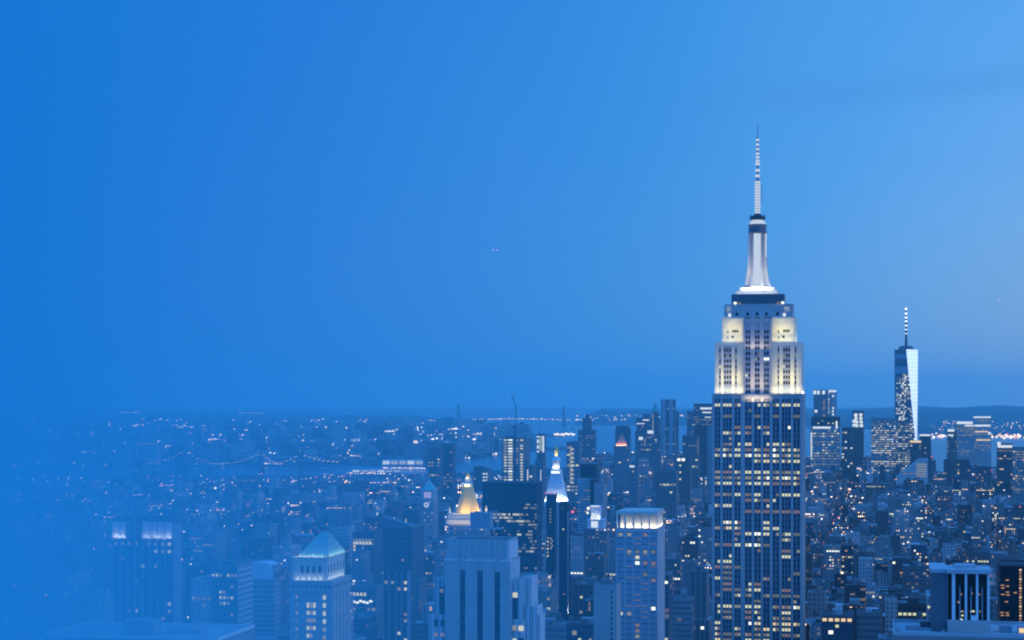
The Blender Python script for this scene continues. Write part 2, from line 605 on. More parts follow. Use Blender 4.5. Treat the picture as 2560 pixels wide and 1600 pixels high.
# hills on the far shore
RH = random.Random(5)
mb = MB()
NX, NYY = 60, 6
grid = []
for j in range(NYY + 1):
    row = []
    for i in range(NX + 1):
        px = 1500 + (2900 - 1500) * i / NX
        Y = 18500 + 3000 * j
        rise = 0.25 + 0.75 / (1 + math.exp(-(px - 2180) / 60))
        prof = sin(pi * min(1, j / NYY * 1.0)) if j else 0
        hgt = 115 * rise * prof * (0.85 + 0.2 * sin(px / 37) * sin(px / 91 + j) + 0.06 * RH.random())
        X, _ = at(px, Y)
        row.append((X, Y, 0.5 + hgt))
    grid.append(row)
for j in range(NYY):
    for i in range(NX):
        mb.poly([grid[j][i], grid[j][i + 1], grid[j + 1][i + 1], grid[j + 1][i]])
tag(mb.build('hills', M['hill']), 'low dark hills on the far shore', kind='structure')

# ------------------------------------------------------------------ the air: even haze, and a denser mist volume added to veil the left in blue
def volume(name, density, col):
    m, nt, o = new_mat(name)
    v = nt.node('ShaderNodeVolumePrincipled')
    v.inputs['Color'].default_value = tuple(col) + (1,)
    v.inputs['Density'].default_value = density
    v.inputs['Anisotropy'].default_value = 0.0
    nt.l.new(v.outputs[0], o.inputs['Volume'])
    return m


mb = MB()
mb.box(-32000, 32000, -600, 43000, -7.0, 640.0, bottom=True)
tag(mb.build('haze', volume('haze', 3.7e-5, (0.42, 0.86, 0.84))), 'thin blue dusk haze over the city', kind='stuff')

WASH_D = 0.0085
TAU = [(-500, 6.5), (-200, 4.9), (0, 3.6), (150, 2.5), (300, 1.7), (500, 1.12), (700, .77), (900, .53), (1100, .36), (1300, .24),
       (1500, .15), (1700, .09), (1850, .035), (1960, .004)]
mb = MB()  # added wedge, shaped column by column to imitate a graded blue tint
Y0 = 70.0
front_p, back_p = [], []
for px, tau in TAU:
    a = (px - CX) / F
    L = tau / WASH_D / sqrt(1 + a * a)
    front_p.append((a * Y0, Y0))
    back_p.append((a * (Y0 + L), Y0 + L))
ring = front_p + back_p[::-1]
mb.loft([[(x, y, 60.0) for x, y in ring], [(x, y, 480.0) for x, y in ring]], 0)
tag(mb.build('blue_wash_wedge', volume('wash', WASH_D, (0.13, 0.69, 0.795))), 'added blue mist thickening towards the left', kind='stuff')

# ================================================================== the great floodlit skyscraper
S = Site(1780, 2007, 1300, xs=2014, keep=1700, top=300)
esb = S.root('art_deco_skyscraper', 'tallest limestone skyscraper with white floodlit setbacks and needle mast', 'skyscraper')
LAND.append(('floodlit skyscraper', 1893, 1300))
X, Z = S.x, S.z
W_, D_ = S.w, max(S.d, 38.0)
FL = 3.72
z985, z857, z793, z762, z734 = Z(985), Z(857), Z(793), Z(762), Z(734)
GRP = [(1786.5, 1800.8, 2), (1807, 1829.5, 3), (1836, 1851.5, 2), (1862, 1879, 2), (1885, 1902, 2), (1907.5, 1924, 2),
       (1931.5, 1948, 2), (1954, 1977, 3), (1983, 2000, 2)]
cl, cr = X(1857.5), X(1928)
mb = MB()
# backing block, then piers standing proud of the window bays
BK = 0.9
mb.box(0.9, W_ - 0.9, BK, D_ - 0.9, 0, z985 - .4, 0)
edges = [0.0]
for a, b_, n_ in GRP:
    edges += [X(a), X(b_)]
edges.append(W_)
for k in range(0, len(edges), 2):
    a, b_ = edges[k], edges[k + 1]
    rec = 0.45 if cl - 1 < (a + b_) / 2 < cr + 1 else 0.0
    mb.box(a, b_, rec, BK - .01, 0, z985 - (0 if rec == 0 else .3), 0)
# right face piers
npr = 9
for k in range(npr):
    y0 = BK + (D_ - 2 * BK) * k / npr
    mb.box(W_ - .9, W_, y0, y0 + (D_ - 2 * BK) / npr * .5, 0, z985 - .02, 0)
    mb.box(0, .9, y0, y0 + (D_ - 2 * BK) / npr * .5, 0, z985 - .02, 0)
# ledge caps
for a, b_ in ((0.0, cl - .3), (cr + .3, W_)):
    mb.box(a, b_, 0.02, 3.6, z985 - .38, z985 + .05, 0)
mb.build('wall', M['lime'], esb)
# upper tiers
T2 = 4.0
x2l, x2r = X(1787, T2), X(2004, T2)
x3l, x3r = X(1804, T2 + 4), X(1988, T2 + 4)
cb = 1.6                                     # front of the centre bay
C2 = [(1797, 1802.5), (1809, 1829), (1837, 1842.5), (1943.5, 1948), (1957, 1976), (1986, 1991)]
for nm, a, b_, y0, zb, zt in (('tier_wall', x2l, cl, T2, z985, z857), ('tier_wall', cr, x2r, T2, z985, z857),
                              ('tier_wall', x3l, cl, T2 + 4, z857, z793), ('tier_wall', cr, x3r, T2 + 4, z857, z793)):
    mb = MB()
    mb.box(a, b_, y0 + .7, D_ - y0, zb + .06, zt, 0)
    if zb == z985:
        ed = [a] + [X(q, y0) for g in C2 for q in g if a < X(q, y0) < b_] + [b_]
        for k in range(0, len(ed), 2):
            mb.box(ed[k], ed[k + 1], y0, y0 + .69, zb + .05, zt - 2.2, 0)
        mb.box(a, b_, y0 - .02, y0 + .68, zt - 2.15, zt + .3, 0)
    else:
        mb.box(a, b_, y0 + .2, y0 + .69, zb + .05, zt + .2, 0)
        for q in range(5):
            xx = a + (b_ - a) * (q + .12) / 5
            mb.box(xx, xx + (b_ - a) * .152, y0, y0 + .19, zb + .05, zt - 1.2, 0)
        mb.box(a - .05, b_ + .05, y0 - .12, y0 + .19, zt - 1.15, zt - .3, 0)
        for q, r_, ww in ((.28, 6.5, .9), (.52, 7, 1.2), (.62, 7, 1.2), (.72, 7, 1.2), (.5, 3.2, 1.4), (.28, 2.6, .8)):
            mb.box(a + (b_ - a) * q - ww / 2, a + (b_ - a) * q + ww / 2, y0 - .02, y0 + .02, zb + r_, zb + r_ + 1.7, 1)
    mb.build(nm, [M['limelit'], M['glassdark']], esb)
# window bays of the tiers
wins = []
RW = random.Random(11)
for a, b_ in C2:
    mb = MB()
    xa, xb = X(a, T2), X(b_, T2)
    nc = 3 if b_ - a > 10 else 1
    cw = (xb - xa) / nc
    mb.box(xa - .01, xb + .01, T2 + .42, T2 + .72, z985 + .06, z857 - 2.3, 0)
    for c_ in range(nc):
        for r_ in range(8):
            zc = z985 + 7.5 + r_ * 3.6
            x_ = xa + (c_ + .5) * cw
            mb.box(x_ - .55 if nc == 3 else x_ - .45, x_ + .55 if nc == 3 else x_ + .45, T2 + .36, T2 + .43, zc - 1.05, zc + 1.05, 1)
    mb.build('window_bay', [M['zinc'], M['glassdark']], esb)
    for (rr, key) in ((2, 'o'), (3, 'O'), (5, 'o')):
        if RW.random() < .55:
            c_ = RW.randrange(nc)
            wins.append(((xa + (c_ + .5) * cw, T2 + .28, z985 + 7.5 + rr * 3.6), (1.2, 1.7), key, 'f'))
# centre bay: rises through both tiers between two tall piers
mb = MB()
mb.box(cl, cr, cb + .8, D_ - 3, 0, z793 - 1, 0)
CG = [(1863, 1876.5), (1886.5, 1899.5), (1909, 1923)]
ed = [cl] + [X(q, cb) for g in CG for q in g] + [cr]
for k in range(0, len(ed), 2):
    mb.box(ed[k], ed[k + 1], cb, cb + .79, z985 - 5, z793 - (0 if k in (2, 4) else 4), 0)
mb.box(ed[0], ed[-1], cb + .3, cb + .78, z793 - 3.9, z793 - .9, 0)
mb.build('centre_bay', M['lime'], esb)
for a, b_ in CG:
    mb = MB()
    xa, xb = X(a, cb), X(b_, cb)
    mb.box(xa, xb, cb + .45, cb + .81, z985 - 5, z793 - 9, 0)
    cw = (xb - xa) / 2
    for c_ in range(2):
        x_ = xa + (c_ + .5) * cw
        for r_ in range(13):
            zc = z985 - 2 + r_ * 3.6
            mb.box(x_ - .62, x_ + .62, cb + .38, cb + .46, zc - 1.1, zc + 1.1, 1)
    # pointed metal heads over the window strips
    mb.poly([(xa, cb + .4, z793 - 9), (xb, cb + .4, z793 - 9), ((xa + xb) / 2, cb + .4, z793 - 3.5)], 2)
    mb.build('window_bay', [M['zinc'], M['glassdark'], M['steel']], esb)
for (g_, r_, key) in ((1, 7, 'o'), (2, 7, 'B'), (2.5, 7, 'B'), (0, 4, 'O'), (1.5, 8, 'd'), (0, 0, 'o'), (1, 0, 'O'), (1.5, 0, 'O'), (2, 0, 'd'),
                      (1, -1, 'x'), (2.5, 9, 'd')):
    a, b_ = CG[int(g_)]
    xa, xb = X(a, cb), X(b_, cb)
    wins.append(((xa + (xb - xa) * (.75 if g_ % 1 else .25), cb + .28, z985 - 2 + r_ * 3.6), (1.5, 1.9), key, 'f'))
# shaft window bays: dark strips with mullions between the piers
for a, b_, nc in GRP:
    mb = MB()
    xa, xb = X(a), X(b_)
    cw = (xb - xa) / nc
    rec = .45 if cl < (xa + xb) / 2 < cr else 0
    mb.box(xa, xb, .55 + rec * .5, BK + .02, 0, z985 - 3.2, 0)
    for c_ in range(nc):
        x_ = xa + (c_ + .5) * cw
        zc = z985 - 9.3
        while zc > 60:
            mb.box(x_ - cw * .33, x_ + cw * .33, .49 + rec * .5, .56 + rec * .5, zc - 1.05, zc + 1.05, 1)
            zc -= FL
        if c_:
            mb.bar((xa + c_ * cw, .5 + rec * .5, 40), (xa + c_ * cw, .5 + rec * .5, z985 - 4), .26, 2, 4)
    mb.build('window_bay', [M['lead'], M['glassblue'], M['steel']], esb)
ROWS = ["OOO.ROOOO", "...r.....", ".d..d.d.d", ".........", "..xxRx.R.", ".OOo.o...", ".r.......", ".OrO.ROO.", "oOOxoxOOo", "OOOOOOOOo",
        "....OOOOO", ".R.......", "oxoOOOooo", "ooooOOoOO", "OOoOOOxxO", ".........", "xoOoO.rOO", "...xoxL..", "OO...R...", "...xxxxxx",
        ".........", "OOO..O...", "oOOo.OO..", "..xOBOrOo", "..l.ROOo.", "OxOOOo...", ".d..r..xr", ".R.....Oo", "RO.r..O..", "xod...l..",
        ".d.l...oo", "Od.d.o.r.", "ox.RxR.oo", "dxdOOolx.", "ooooooddd", "....d...l", "ROoOOOooO", "rd.xOldO.", "Oo.xR.oo.", "O..RO.OOO", "OoORoOOOo", "odoooooooO"[:9], "OdOOoOO.."]
for i, row in enumerate(ROWS):
    zc = Z(1012.5 + 13.95 * i)
    for (a, b_, nc), ch in zip(GRP, row):
        if ch == '.' or (i > 20 and RW.random() < .24):
            continue
        xa, xb = X(a), X(b_)
        cw = (xb - xa) / nc
        rec = .45 if cl < (xa + xb) / 2 < cr else 0
        cols = {'L': [0], 'l': [0], 'R': [nc - 1], 'r': [nc - 1]}.get(ch, range(nc))
        for c_ in cols:
            key = {'O': 'O', 'o': 'o', 'B': 'B', 'x': 'x', 'd': 'd', 'L': 'O', 'R': 'O', 'l': 'o', 'r': 'o'}[ch]
            if key == 'O' and RW.random() < .36:
                key = RW.choice('ooyBd')
            if key == 'o' and RW.random() < .4:
                key = RW.choice('ddxO')
            wins.append(((xa + (c_ + .5) * cw, .42 + rec * .5, zc), (cw * .74, 1.9), key, 'f'))
windows(esb, wins)
# crown steps
mb = MB()
yA = T2 + 6
mb.rect_loft([(X(1811, yA), X(1981, yA), yA, D_ - yA, z793), (X(1811, yA), X(1981, yA), yA, D_ - yA, z762)])
parapet(mb, X(1810, yA), X(1982, yA), yA - .2, D_ - yA + .2, z762 - .3, 1.0, .5)
for q in (1842, 1869, 1893, 1916, 1944):
    mb.box(X(q, yA) - .8, X(q, yA) + .8, yA - .06, yA + .2, z793 + 1.2, z793 + 3.4, 1)
for q in (1814, 1960):
    mb.box(X(q, yA), X(q + 16, yA), yA - 1.2, yA - .01, z793 + .2, z762 - 1, 0)
mb.build('crown_step', [M['lime'], M['glassdark']], esb)
yB = yA + 1.5
mb = MB()
mb.box(X(1829, yB), X(1960, yB), yB, D_ - yB, z762, z734, 0)
for q in (736, 744, 752):
    mb.box(X(1828, yB), X(1961, yB), yB - .35, yB - .01, Z(q) - .5, Z(q) + .3, 0)
mb.build('crown_step', M['lead'], esb)
wins = []
for q in (1838, 1957):
    wins.append(((X(q, yB), yB - .5, Z(757)), (1.9, 1.9), 'B', 'f'))
for q in (1824.5, 1961):
    wins.append(((X(q, yA), yA - 1.4, Z(787)), (1.9, 2.2), 'W', 'f'))
for q in (1848, 1946):
    wins.append(((X(q, yB), yB - .5, Z(757)), (2.2, 1.3), 'x', 'f'))
windows(esb, wins, name='crown_lamp')
# stepped base of the mast, the fluted mast and its dome
xm = X(1893.5, yB + 8)
ym = D_ / 2
k = (xm, ym)
pm = (1300 + 30) / F
SX = lambda px: (px - 1895.0) * pm
mb = MB()
for hw, za, zb in ((52, Z(734), Z(724.5)), (42.5, Z(724), Z(716))):
    h_ = hw * pm
    mb.box(xm - h_, xm + h_, ym - h_ * .44, ym + h_ * .44, za, zb, 0)
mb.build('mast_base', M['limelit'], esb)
mb = MB()
prof = [(31.5, 716), (29, 700), (26, 680), (23.5, 655), (22.5, 630), (22, 580)]
octa = [(1, .45), (1, -.45), (.45, -1), (-.45, -1), (-1, -.45), (-1, .45), (-.45, 1), (.45, 1)][::-1]
mb.loft([[(xm + a * h_ * pm * .82, ym + b_ * h_ * pm * .60, Z(q)) for a, b_ in octa] for h_, q in prof], 0)
for sx in (-1, 1):                            # winged buttresses
    mb.loft([[(xm + sx * h_ * pm * .7, ym - 1.0 - h_ * pm * .3, Z(q)), (xm + sx * h_ * pm, ym - 1.0 - h_ * pm * .3, Z(q)),
              (xm + sx * h_ * pm, ym + 2, Z(q)), (xm + sx * h_ * pm * .7, ym + 2, Z(q))][::sx] for h_, q in prof], 0)
mb.build('mast', M['zinc'], esb)
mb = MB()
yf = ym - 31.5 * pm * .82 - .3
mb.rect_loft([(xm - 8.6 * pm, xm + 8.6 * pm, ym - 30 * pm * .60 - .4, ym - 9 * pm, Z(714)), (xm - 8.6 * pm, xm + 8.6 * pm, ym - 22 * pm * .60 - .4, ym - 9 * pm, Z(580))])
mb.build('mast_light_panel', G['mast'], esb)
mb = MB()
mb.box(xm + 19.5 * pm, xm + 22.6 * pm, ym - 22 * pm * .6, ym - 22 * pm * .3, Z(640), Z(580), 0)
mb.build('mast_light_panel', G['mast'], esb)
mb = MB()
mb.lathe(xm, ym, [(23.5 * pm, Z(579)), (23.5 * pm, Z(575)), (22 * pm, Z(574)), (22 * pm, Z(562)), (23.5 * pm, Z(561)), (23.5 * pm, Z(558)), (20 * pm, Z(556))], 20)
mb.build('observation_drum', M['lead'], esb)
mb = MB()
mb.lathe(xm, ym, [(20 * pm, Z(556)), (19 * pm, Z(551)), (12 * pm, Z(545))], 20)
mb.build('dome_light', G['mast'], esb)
mb = MB()
mb.lathe(xm, ym, [(12 * pm, Z(545.2)), (19.5 * pm, Z(543)), (19.5 * pm, Z(537)), (12 * pm, Z(535)), (6 * pm, Z(528))], 20)
for i in range(10):
    a = 2 * pi * i / 10
    mb.bar((xm + 18 * pm * cos(a), ym + 18 * pm * sin(a), Z(538)), (xm + 19 * pm * cos(a), ym + 19 * pm * sin(a), Z(532)), .18)
mb.build('dome_cap', M['darksteel'], esb)
mb = MB()
mb.lathe(xm, ym, [(6.2 * pm, Z(528)), (6.2 * pm, Z(445)), (3.2 * pm, Z(440)), (2.6 * pm, Z(336)), (1.3 * pm, Z(334)), (.45 * pm, Z(298))], 8)
mb.bar((xm + 10.5 * pm, ym, Z(500)), (xm + 10.5 * pm, ym, Z(455)), .22)
mb.bar((xm + 5 * pm, ym, Z(495)), (xm + 10.5 * pm, ym, Z(495)), .2)
ant = mb.build('antenna', M['zinc'], esb)
for q in range(447, 528, 7):
    mb = MB()
    mb.lathe(xm, ym, [(6.9 * pm, Z(q + 5.6)), (6.9 * pm, Z(q))], 8)
    mb.build('lamp_ring', G['mast'], ant)
for q, r_ in ((342, 4.0), (354, 4.0), (365.5, 4.0), (377, 4.2), (386, 4.6), (395, 5), (403, 6), (419, 6.2), (433, 6.4)):
    mb = MB()
    mb.lathe(xm, ym, [(1.2 * pm, Z(q + 4.6)), (r_ * pm, Z(q + 2.6)), (r_ * pm, Z(q - 1.5)), (1.2 * pm, Z(q - 4.2))], 8)
    mb.build('lamp_ring', G['mast'], ant)
# floodlights on the ledges
for a, b_ in ((x2l, cl), (cr, x2r)):
    flood(esb, (a + b_) / 2, .5, z985 + .7, (b_ - a) * .9, 2200, .34, col=(1, .90, .50))
    flood(esb, (a + b_) / 2, .5, z985 + .7, (b_ - a) * .8, 1700, .16, spread=46, col=(1, .82, .28))
for a, b_ in ((x3l, cl), (cr, x3r)):
    flood(esb, (a + b_) / 2, T2 + .6, z857 + .8, (b_ - a) * .9, 950, .34, col=(1, .90, .48))
    flood(esb, (a + b_) / 2, T2 + .4, z857 + .8, (b_ - a) * .8, 1000, .2, spread=56, col=(1, .84, .30))
flood(esb, W_ - .6, D_ / 2, z985 + .7, D_ * .7, 1300, .45, pi / 2)
flood(esb, x2r - .6, D_ / 2, z857 + .7, D_ * .6, 900, .45, pi / 2)
flood(esb, xm, ym - 6.8, Z(723), 60 * pm, 3600, .28, col=(1, .93, .66))
flood(esb, xm, ym - 7.2, Z(722), 56 * pm, 3600, .10, spread=50, col=(1, .92, .62))
flood(esb, xm + 34 * pm, ym, Z(715), 9, 1200, .3, pi / 2, col=(1, .95, .78))
flood(esb, xm, yB + .25, z734 + .35, 98 * pm, 800, .55, col=(.92, .96, 1.0), sy=.4)
flood(esb, xm, ym - 6.0, Z(724) + .3, 80 * pm, 480, .5, col=(.92, .96, 1.0), sy=.4)
# warm spill up the centre bay from added lamps floating in front of it
flood(esb, (cl + cr) / 2, -1.4, z985 - 5, (cr - cl) * .8, 1300, .2, col=(1, .82, .48))
flood(esb, (cl + cr) / 2, -1.8, z985 - 4, (cr - cl) * .7, 1500, .12, spread=44, col=(1, .82, .45))
flood(esb, (cl + cr) / 2, -1.0, z857 - 4, (cr - cl) * .8, 700, .2, col=(1, .82, .5))

# ================================================================== other towers one can name
RT = random.Random(23)


def grid_windows(s, rows, cols, w, z0, fl, pick, size=(1.6, 1.6), y=-.08, x0=0.0):
    """pick(i, j) -> key or None for column i, storey j counted down from z0"""
    cw = w / cols
    r = []
    for j in range(rows):
        for i in range(cols):
            k = pick(i, j)
            if k:
                r.append(((x0 + (i + .5) * cw, y, z0 - (j + .5) * fl), size, k, 'f'))
    return r


def tower(name, label, cat, xl, xr, yt, Y, xs=None, d=None, mat='punched', roof='roof', tone=.5, lit=0.0, cell=(4, 3.8), keep=None,
          group=None, cap=None, land=None, base=0.0, wallname='wall'):
    s = Site(xl, xr, Y, xs=xs, d=d, keep=keep, top=yt)
    o = s.root(name, label, cat, group)
    s.o = o
    s.h = s.z(yt)
    n = max(1, round(s.w / cell[0]))
    s.cell = (s.w / n, cell[1])
    s.cols = n
    mb = MB()
    mb.a = (tone, lit, RT.random() * 90)
    mb.box(0, s.w, 0, s.d, base, s.h, 0, cell=s.cell)
    mb.build(wallname, M[mat], o)
    mb = MB()
    mb.box(.5, s.w - .5, .5, s.d - .5, s.h, s.h + .12, 0)
    mb.build('roof', M[roof], o)
    mb = MB()
    parapet(mb, 0, s.w, 0, s.d, s.h, 1.1, .45)
    mb.a = (tone, 0, 0)
    mb.at = [mb.a] * len(mb.f)
    mb.build('parapet', M['solid'], o)
    if land:
        LAND.append((land, (xl + xr) / 2, yt))
    return s


def lit_rows(s, spec, size=None, zoff=.15, side='f', fl=None, top=None):
    """spec: list of strings, one per storey from the top; a character per bay, '.' dark; shorter strings repeat by stretch"""
    cw = s.cell[0] if side == 'f' else s.d / max(1, round(s.d / s.cell[0]))
    fl = fl or s.cell[1]
    n = s.cols if side == 'f' else max(1, round(s.d / s.cell[0]))
    top = s.h if top is None else top
    r = []
    for j, row in enumerate(spec):
        if not row:
            continue
        for i in range(n):
            ch = row[min(len(row) - 1, int(i * len(row) / n))]
            if ch in '. ':
                continue
            z = top - (j + .5) * fl - zoff
            sz = size or (cw * .72, fl * .55)
            if side == 'f':
                r.append((((i + .5) * cw, -.09, z), sz, ch, 'f'))
            else:
                r.append(((s.w + .09, (i + .5) * cw, z), sz, ch, 's'))
    return r


def scatter_rows(n, cols, p, keys='oOOd', rng=RT, full=.1):
    r = []
    for j in range(n):
        q = rng.random()
        if q < full:
            r.append(''.join(rng.choice(keys + keys[0]) if rng.random() < .85 else '.' for _ in range(cols)))
        else:
            r.append(''.join(rng.choice(keys) if rng.random() < p * (1.6 if q < .5 else .5) else '.' for _ in range(cols)))
    return r


def roofbox(s, x0, x1, y0, y1, h, mat='solid', tone=.5, name='roof_house'):
    mb = MB()
    mb.a = (tone, 0, 0)
    mb.box(s.w * x0, s.w * x1, s.d * y0, s.d * y1, s.h + .12, s.h + h)
    return mb.build(name, M[mat], s.o)


# ------------------------------------------------------------------ the tapering glass tower
s = Site(2239, 2297, 6300, d=52, keep=1103, top=865)
o = s.root('glass_skyscraper', 'tapering glass tower with one gleaming white facet and beaded spire', 'skyscraper')
LAND.append(('gleaming tapered glass tower', 2268, 1000))
HW = 34.0
cx, cyy = s.x(2265.5, 4), 38.0
zr = s.z(874, 0, 20)
bot = [(cx - HW, cyy - HW), (cx + HW, cyy - HW), (cx + HW, cyy + HW), (cx - HW, cyy + HW)]
RQ = HW * 1.1
topq = [(cx, cyy - RQ), (cx + RQ, cyy), (cx, cyy + RQ), (cx - RQ, cyy)]
z0 = 60.0
mb = MB()
mb.loft([[(x, y, 0) for x, y in bot], [(x, y, z0) for x, y in bot]], 0)
mb.build('base', M['zinc'], o)
mb = MB()
mb.a = (.7, 0, 3)
for i in range(4):
    b0, b1, t0, t1 = bot[i], bot[(i + 1) % 4], topq[i], topq[(i + 1) % 4]
    L = HW * 1.6 / 4.2
    mb.poly([(b0[0], b0[1], z0), (b1[0], b1[1], z0), (t0[0], t0[1], zr)], 0 if i != 1 else 0, [(0, z0 / 4), (L, z0 / 4), (L / 2, zr / 4)])
    if i != 0:
        mb.poly([(b1[0], b1[1], z0), (t1[0], t1[1], zr), (t0[0], t0[1], zr)], 0, [(0, z0 / 4), (L / 2, zr / 4), (-L / 2, zr / 4)])
mb.poly([(x, y, zr) for x, y in topq], 1)
mb.build('glass_wall', [M['curtain'], M['roof']], o)
mb = MB()
b1, t0, t1 = bot[1], topq[0], topq[1]
mb.poly([(b1[0], b1[1], z0), (t1[0], t1[1], zr), (t0[0], t0[1], zr)], 0)
mb.build('bright_facet', M['mirror'], o)
mb = MB()
mb.lathe(cx, cyy, [(24, zr), (24, zr + 8), (20, zr + 9), (20, zr + 12)], 16)
mb.build('roof_ring', M['lead'], o)
mb = MB()
mb.lathe(cx, cyy, [(4.5, zr + 10), (3, zr + 60), (1.2, zr + 128)], 8)
spire = mb.build('spire', M['darksteel'], o)
for q in (772, 784, 794, 803, 814, 824, 834):
    mb = MB()
    mb.ball((cx, cyy, s.z(q, 0, 30)), 4.6, 0)
    mb.build('lamp', G['lamp'], spire)
TRI = []
fv = lambda u_, v_: tuple(Vector((bot[0][0], bot[0][1], z0)).lerp(Vector((bot[1][0], bot[1][1], z0)), u_).lerp(Vector((topq[0][0], topq[0][1], zr)), v_))
for j in range(62):
    v_ = j / 64
    z_ = z0 + (zr - z0) * v_
    py = HY - F * (z_ - EYE) / 6330
    dens = 0.0 if py < 935 else (.34 if 940 < py < 1035 else .5)
    for i in range(12):
        if RT.random() < dens * (1.3 if i < 5 else .6):
            u_ = (i + .5) / 12
            p = fv(u_, v_)
            TRI.append(((p[0], p[1] - .8, p[2]), (RT.choice((3, 4, 6)), 3), RT.choice('WWOodB'), 'f'))
V3 = lambda q, z: Vector((q[0], q[1], z))
for j in range(48):
    v_ = j / 64
    for i in range(3):
        if RT.random() < .55:
            pl_, pr_ = V3(bot[0], z0).lerp(V3(topq[3], zr), v_), V3(bot[0], z0).lerp(V3(topq[0], zr), v_)
            p = pl_.lerp(pr_, .35 + .28 * i)
            if (pr_ - pl_).length > 10:
                TRI.append(((p[0], p[1] - .9, p[2]), (RT.choice((3, 4, 6)), 3), RT.choice('WWOoB'), 'f'))
windows(o, TRI)
mb = MB()
for zz, hh in ((zr - 15, 15), (zr - 55, 22)):
    v0, v1 = (zz - hh - z0) / (zr - z0), (zz - z0) / (zr - z0)
    for (ba, ta, bb, tb) in ((bot[0], topq[3], bot[0], topq[0]), (bot[0], topq[0], bot[1], topq[0])):
        q = [V3(ba, z0).lerp(V3(ta, zr), v0), V3(bb, z0).lerp(V3(tb, zr), v0), V3(bb, z0).lerp(V3(tb, zr), v1), V3(ba, z0).lerp(V3(ta, zr), v1)]
        mb.poly([(p[0] - .4, p[1] - .7, p[2]) for p in q])
mb.build('louvre_band', M['zinc'], o)

# ------------------------------------------------------------------ stone tower in the centre front, with fluted crown and rooftop tank
s = Site(1112, 1275, 640, xs=1300, keep=1700, top=1282)
LAND.append(('three-slot stone tower', 1195, 1450))
o = s.root('art_deco_tower', 'grey stone tower with three dark window slots, fluted crown and rooftop tank', 'tower')
X, Z = s.x, s.z
WT, DT = s.w, s.d
zl, zc = Z(1399), Z(1352, 0, 1.0)
mb = MB()
slots = [(1149, 1163), (1192.5, 1207), (1236, 1250)]
ed = [0.0] + [X(q) for g in slots for q in g] + [WT]
for k in range(0, len(ed), 2):
    mb.box(ed[k], ed[k + 1], 0, .8, 60, zl)
mb.box(.02, WT - .02, .8, DT, 60, zl - .02)
for (a, b_), zt in zip(slots, (1424, 1426, 1428)):           # the slots end in a stone head
    xa, xb = X(a), X(b_)
    mb.box(xa + .003, xb - .003, .05, .79, Z(zt - 1), zl - .05)
    mb.box(xa + .3, xb - .3, -.25, .04, Z(zt), Z(1388))
    mb.box(xa + .55, xb - .55, -.22, .04, Z(1388), Z(1380))
for k in range(5):                                            # west face pilasters, whitened to imitate brighter light from the west
    y0 = 1.0 + k * (DT - 2) / 5
    mb.box(WT - .019, WT + .35, y0, y0 + .9, 60, zl - .6 - .5 * (k % 2), 1)
mb.box(-.1, WT + .12, -.12, .3, zl - .3, zl + .25, 1)
mb.build('wall', [M['lime'], M['white']], o)
for (a, b_), zt in zip(slots, (1424, 1426, 1428)):
    xa, xb = X(a), X(b_)
    mb = MB()
    z_ = 70.0
    while z_ < Z(zt) - 4:
        mb.box(xa + .02, xb - .02, .55, .79, z_, z_ + 1.2, 0)
        mb.box(xa + .02, xb - .02, .62, .79, z_ + 1.2, z_ + 3.6, 1)
        z_ += 3.6
    mb.box(xa + .02, xb - .02, .6, .79, z_, Z(zt), 0)
    mb.build('window_slot', [M['darksteel'], M['glassdark']], o)
mb = MB()
c0, c1, cy0 = X(1116, 1), X(1271, 1), 1.0
mb.box(c0, c1, cy0, DT - .6, zl + .02, zc)
nf = 10
for k in range(nf):
    xa = c0 + (c1 - c0) * (k + .12) / nf
    mb.box(xa, xa + (c1 - c0) / nf * .62, cy0 - .3, cy0 - .01, zl + .26, zc - .3 + .25 * (k % 2))
    mb.box(xa + (c1 - c0) / nf * .68, xa + (c1 - c0) / nf * .80, cy0 - .5, cy0 - .01, zl + .26, zc + .1, 1)
for k in range(7):
    y0 = cy0 + .3 + (DT - 2.4) * k / 7
    mb.box(c1, c1 + .4, y0, y0 + (DT - 2.4) / 7 * .6, zl + .26, zc - .15, 1)  # west flutes whitened too, in place of stronger side light
mb.build('fluted_crown', [M['lime'], M['white']], o)
mb = MB()
mb.box(c0 + .3, c1 - .3, cy0 + .3, DT - 1, zc, zc + .05)
mb.build('roof', M['roofdark'], o)
parapet_mb = MB()
parapet(parapet_mb, c0, c1, cy0, DT - .6, zc + .06, .5, .28)
parapet_mb.build('parapet', M['lime'], o)
mb = MB()                                                     # steel platform on legs
yp = 3.0
p0, p1 = X(1155, yp), X(1250, yp)
zp = Z(1320, 0, yp)
mb.box(p0, p1, yp, yp + 5, zp - .25, zp)
for xx in (X(1163, yp), X(1226, yp), X(1178, yp), X(1183, yp)):
    mb.box(xx - .1, xx + .1, yp + .05, yp + .25, zc + .06, zp - .26)
    mb.box(xx - .1, xx + .1, yp + 4.4, yp + 4.6, zc + .06, zp - .26)
mb.box(X(1163, yp) + .1, X(1226, yp) - .1, yp - .02, yp + .12, Z(1334, 0, yp) - .12, Z(1334, 0, yp) + .08)
for i in range(12):
    xx = p0 + (p1 - p0) * i / 11
    mb.bar((xx, yp + .1, zp), (xx, yp + .1, zp + .9), .035, 0, 4)
mb.bar((p0, yp + .1, zp + .9), (p1, yp + .1, zp + .9), .035, 0, 4)
mb.build('steel_platform', M['steel'], o)
mb = MB()                                                     # the rooftop tank
mb.box(X(1174, yp), X(1224, yp), yp + .8, yp + 4.4, zp, Z(1283, 0, yp))
mb.box(X(1174, yp) - .1, X(1224, yp) + .1, yp + .7, yp + 4.5, Z(1283, 0, yp), Z(1283, 0, yp) + .18)
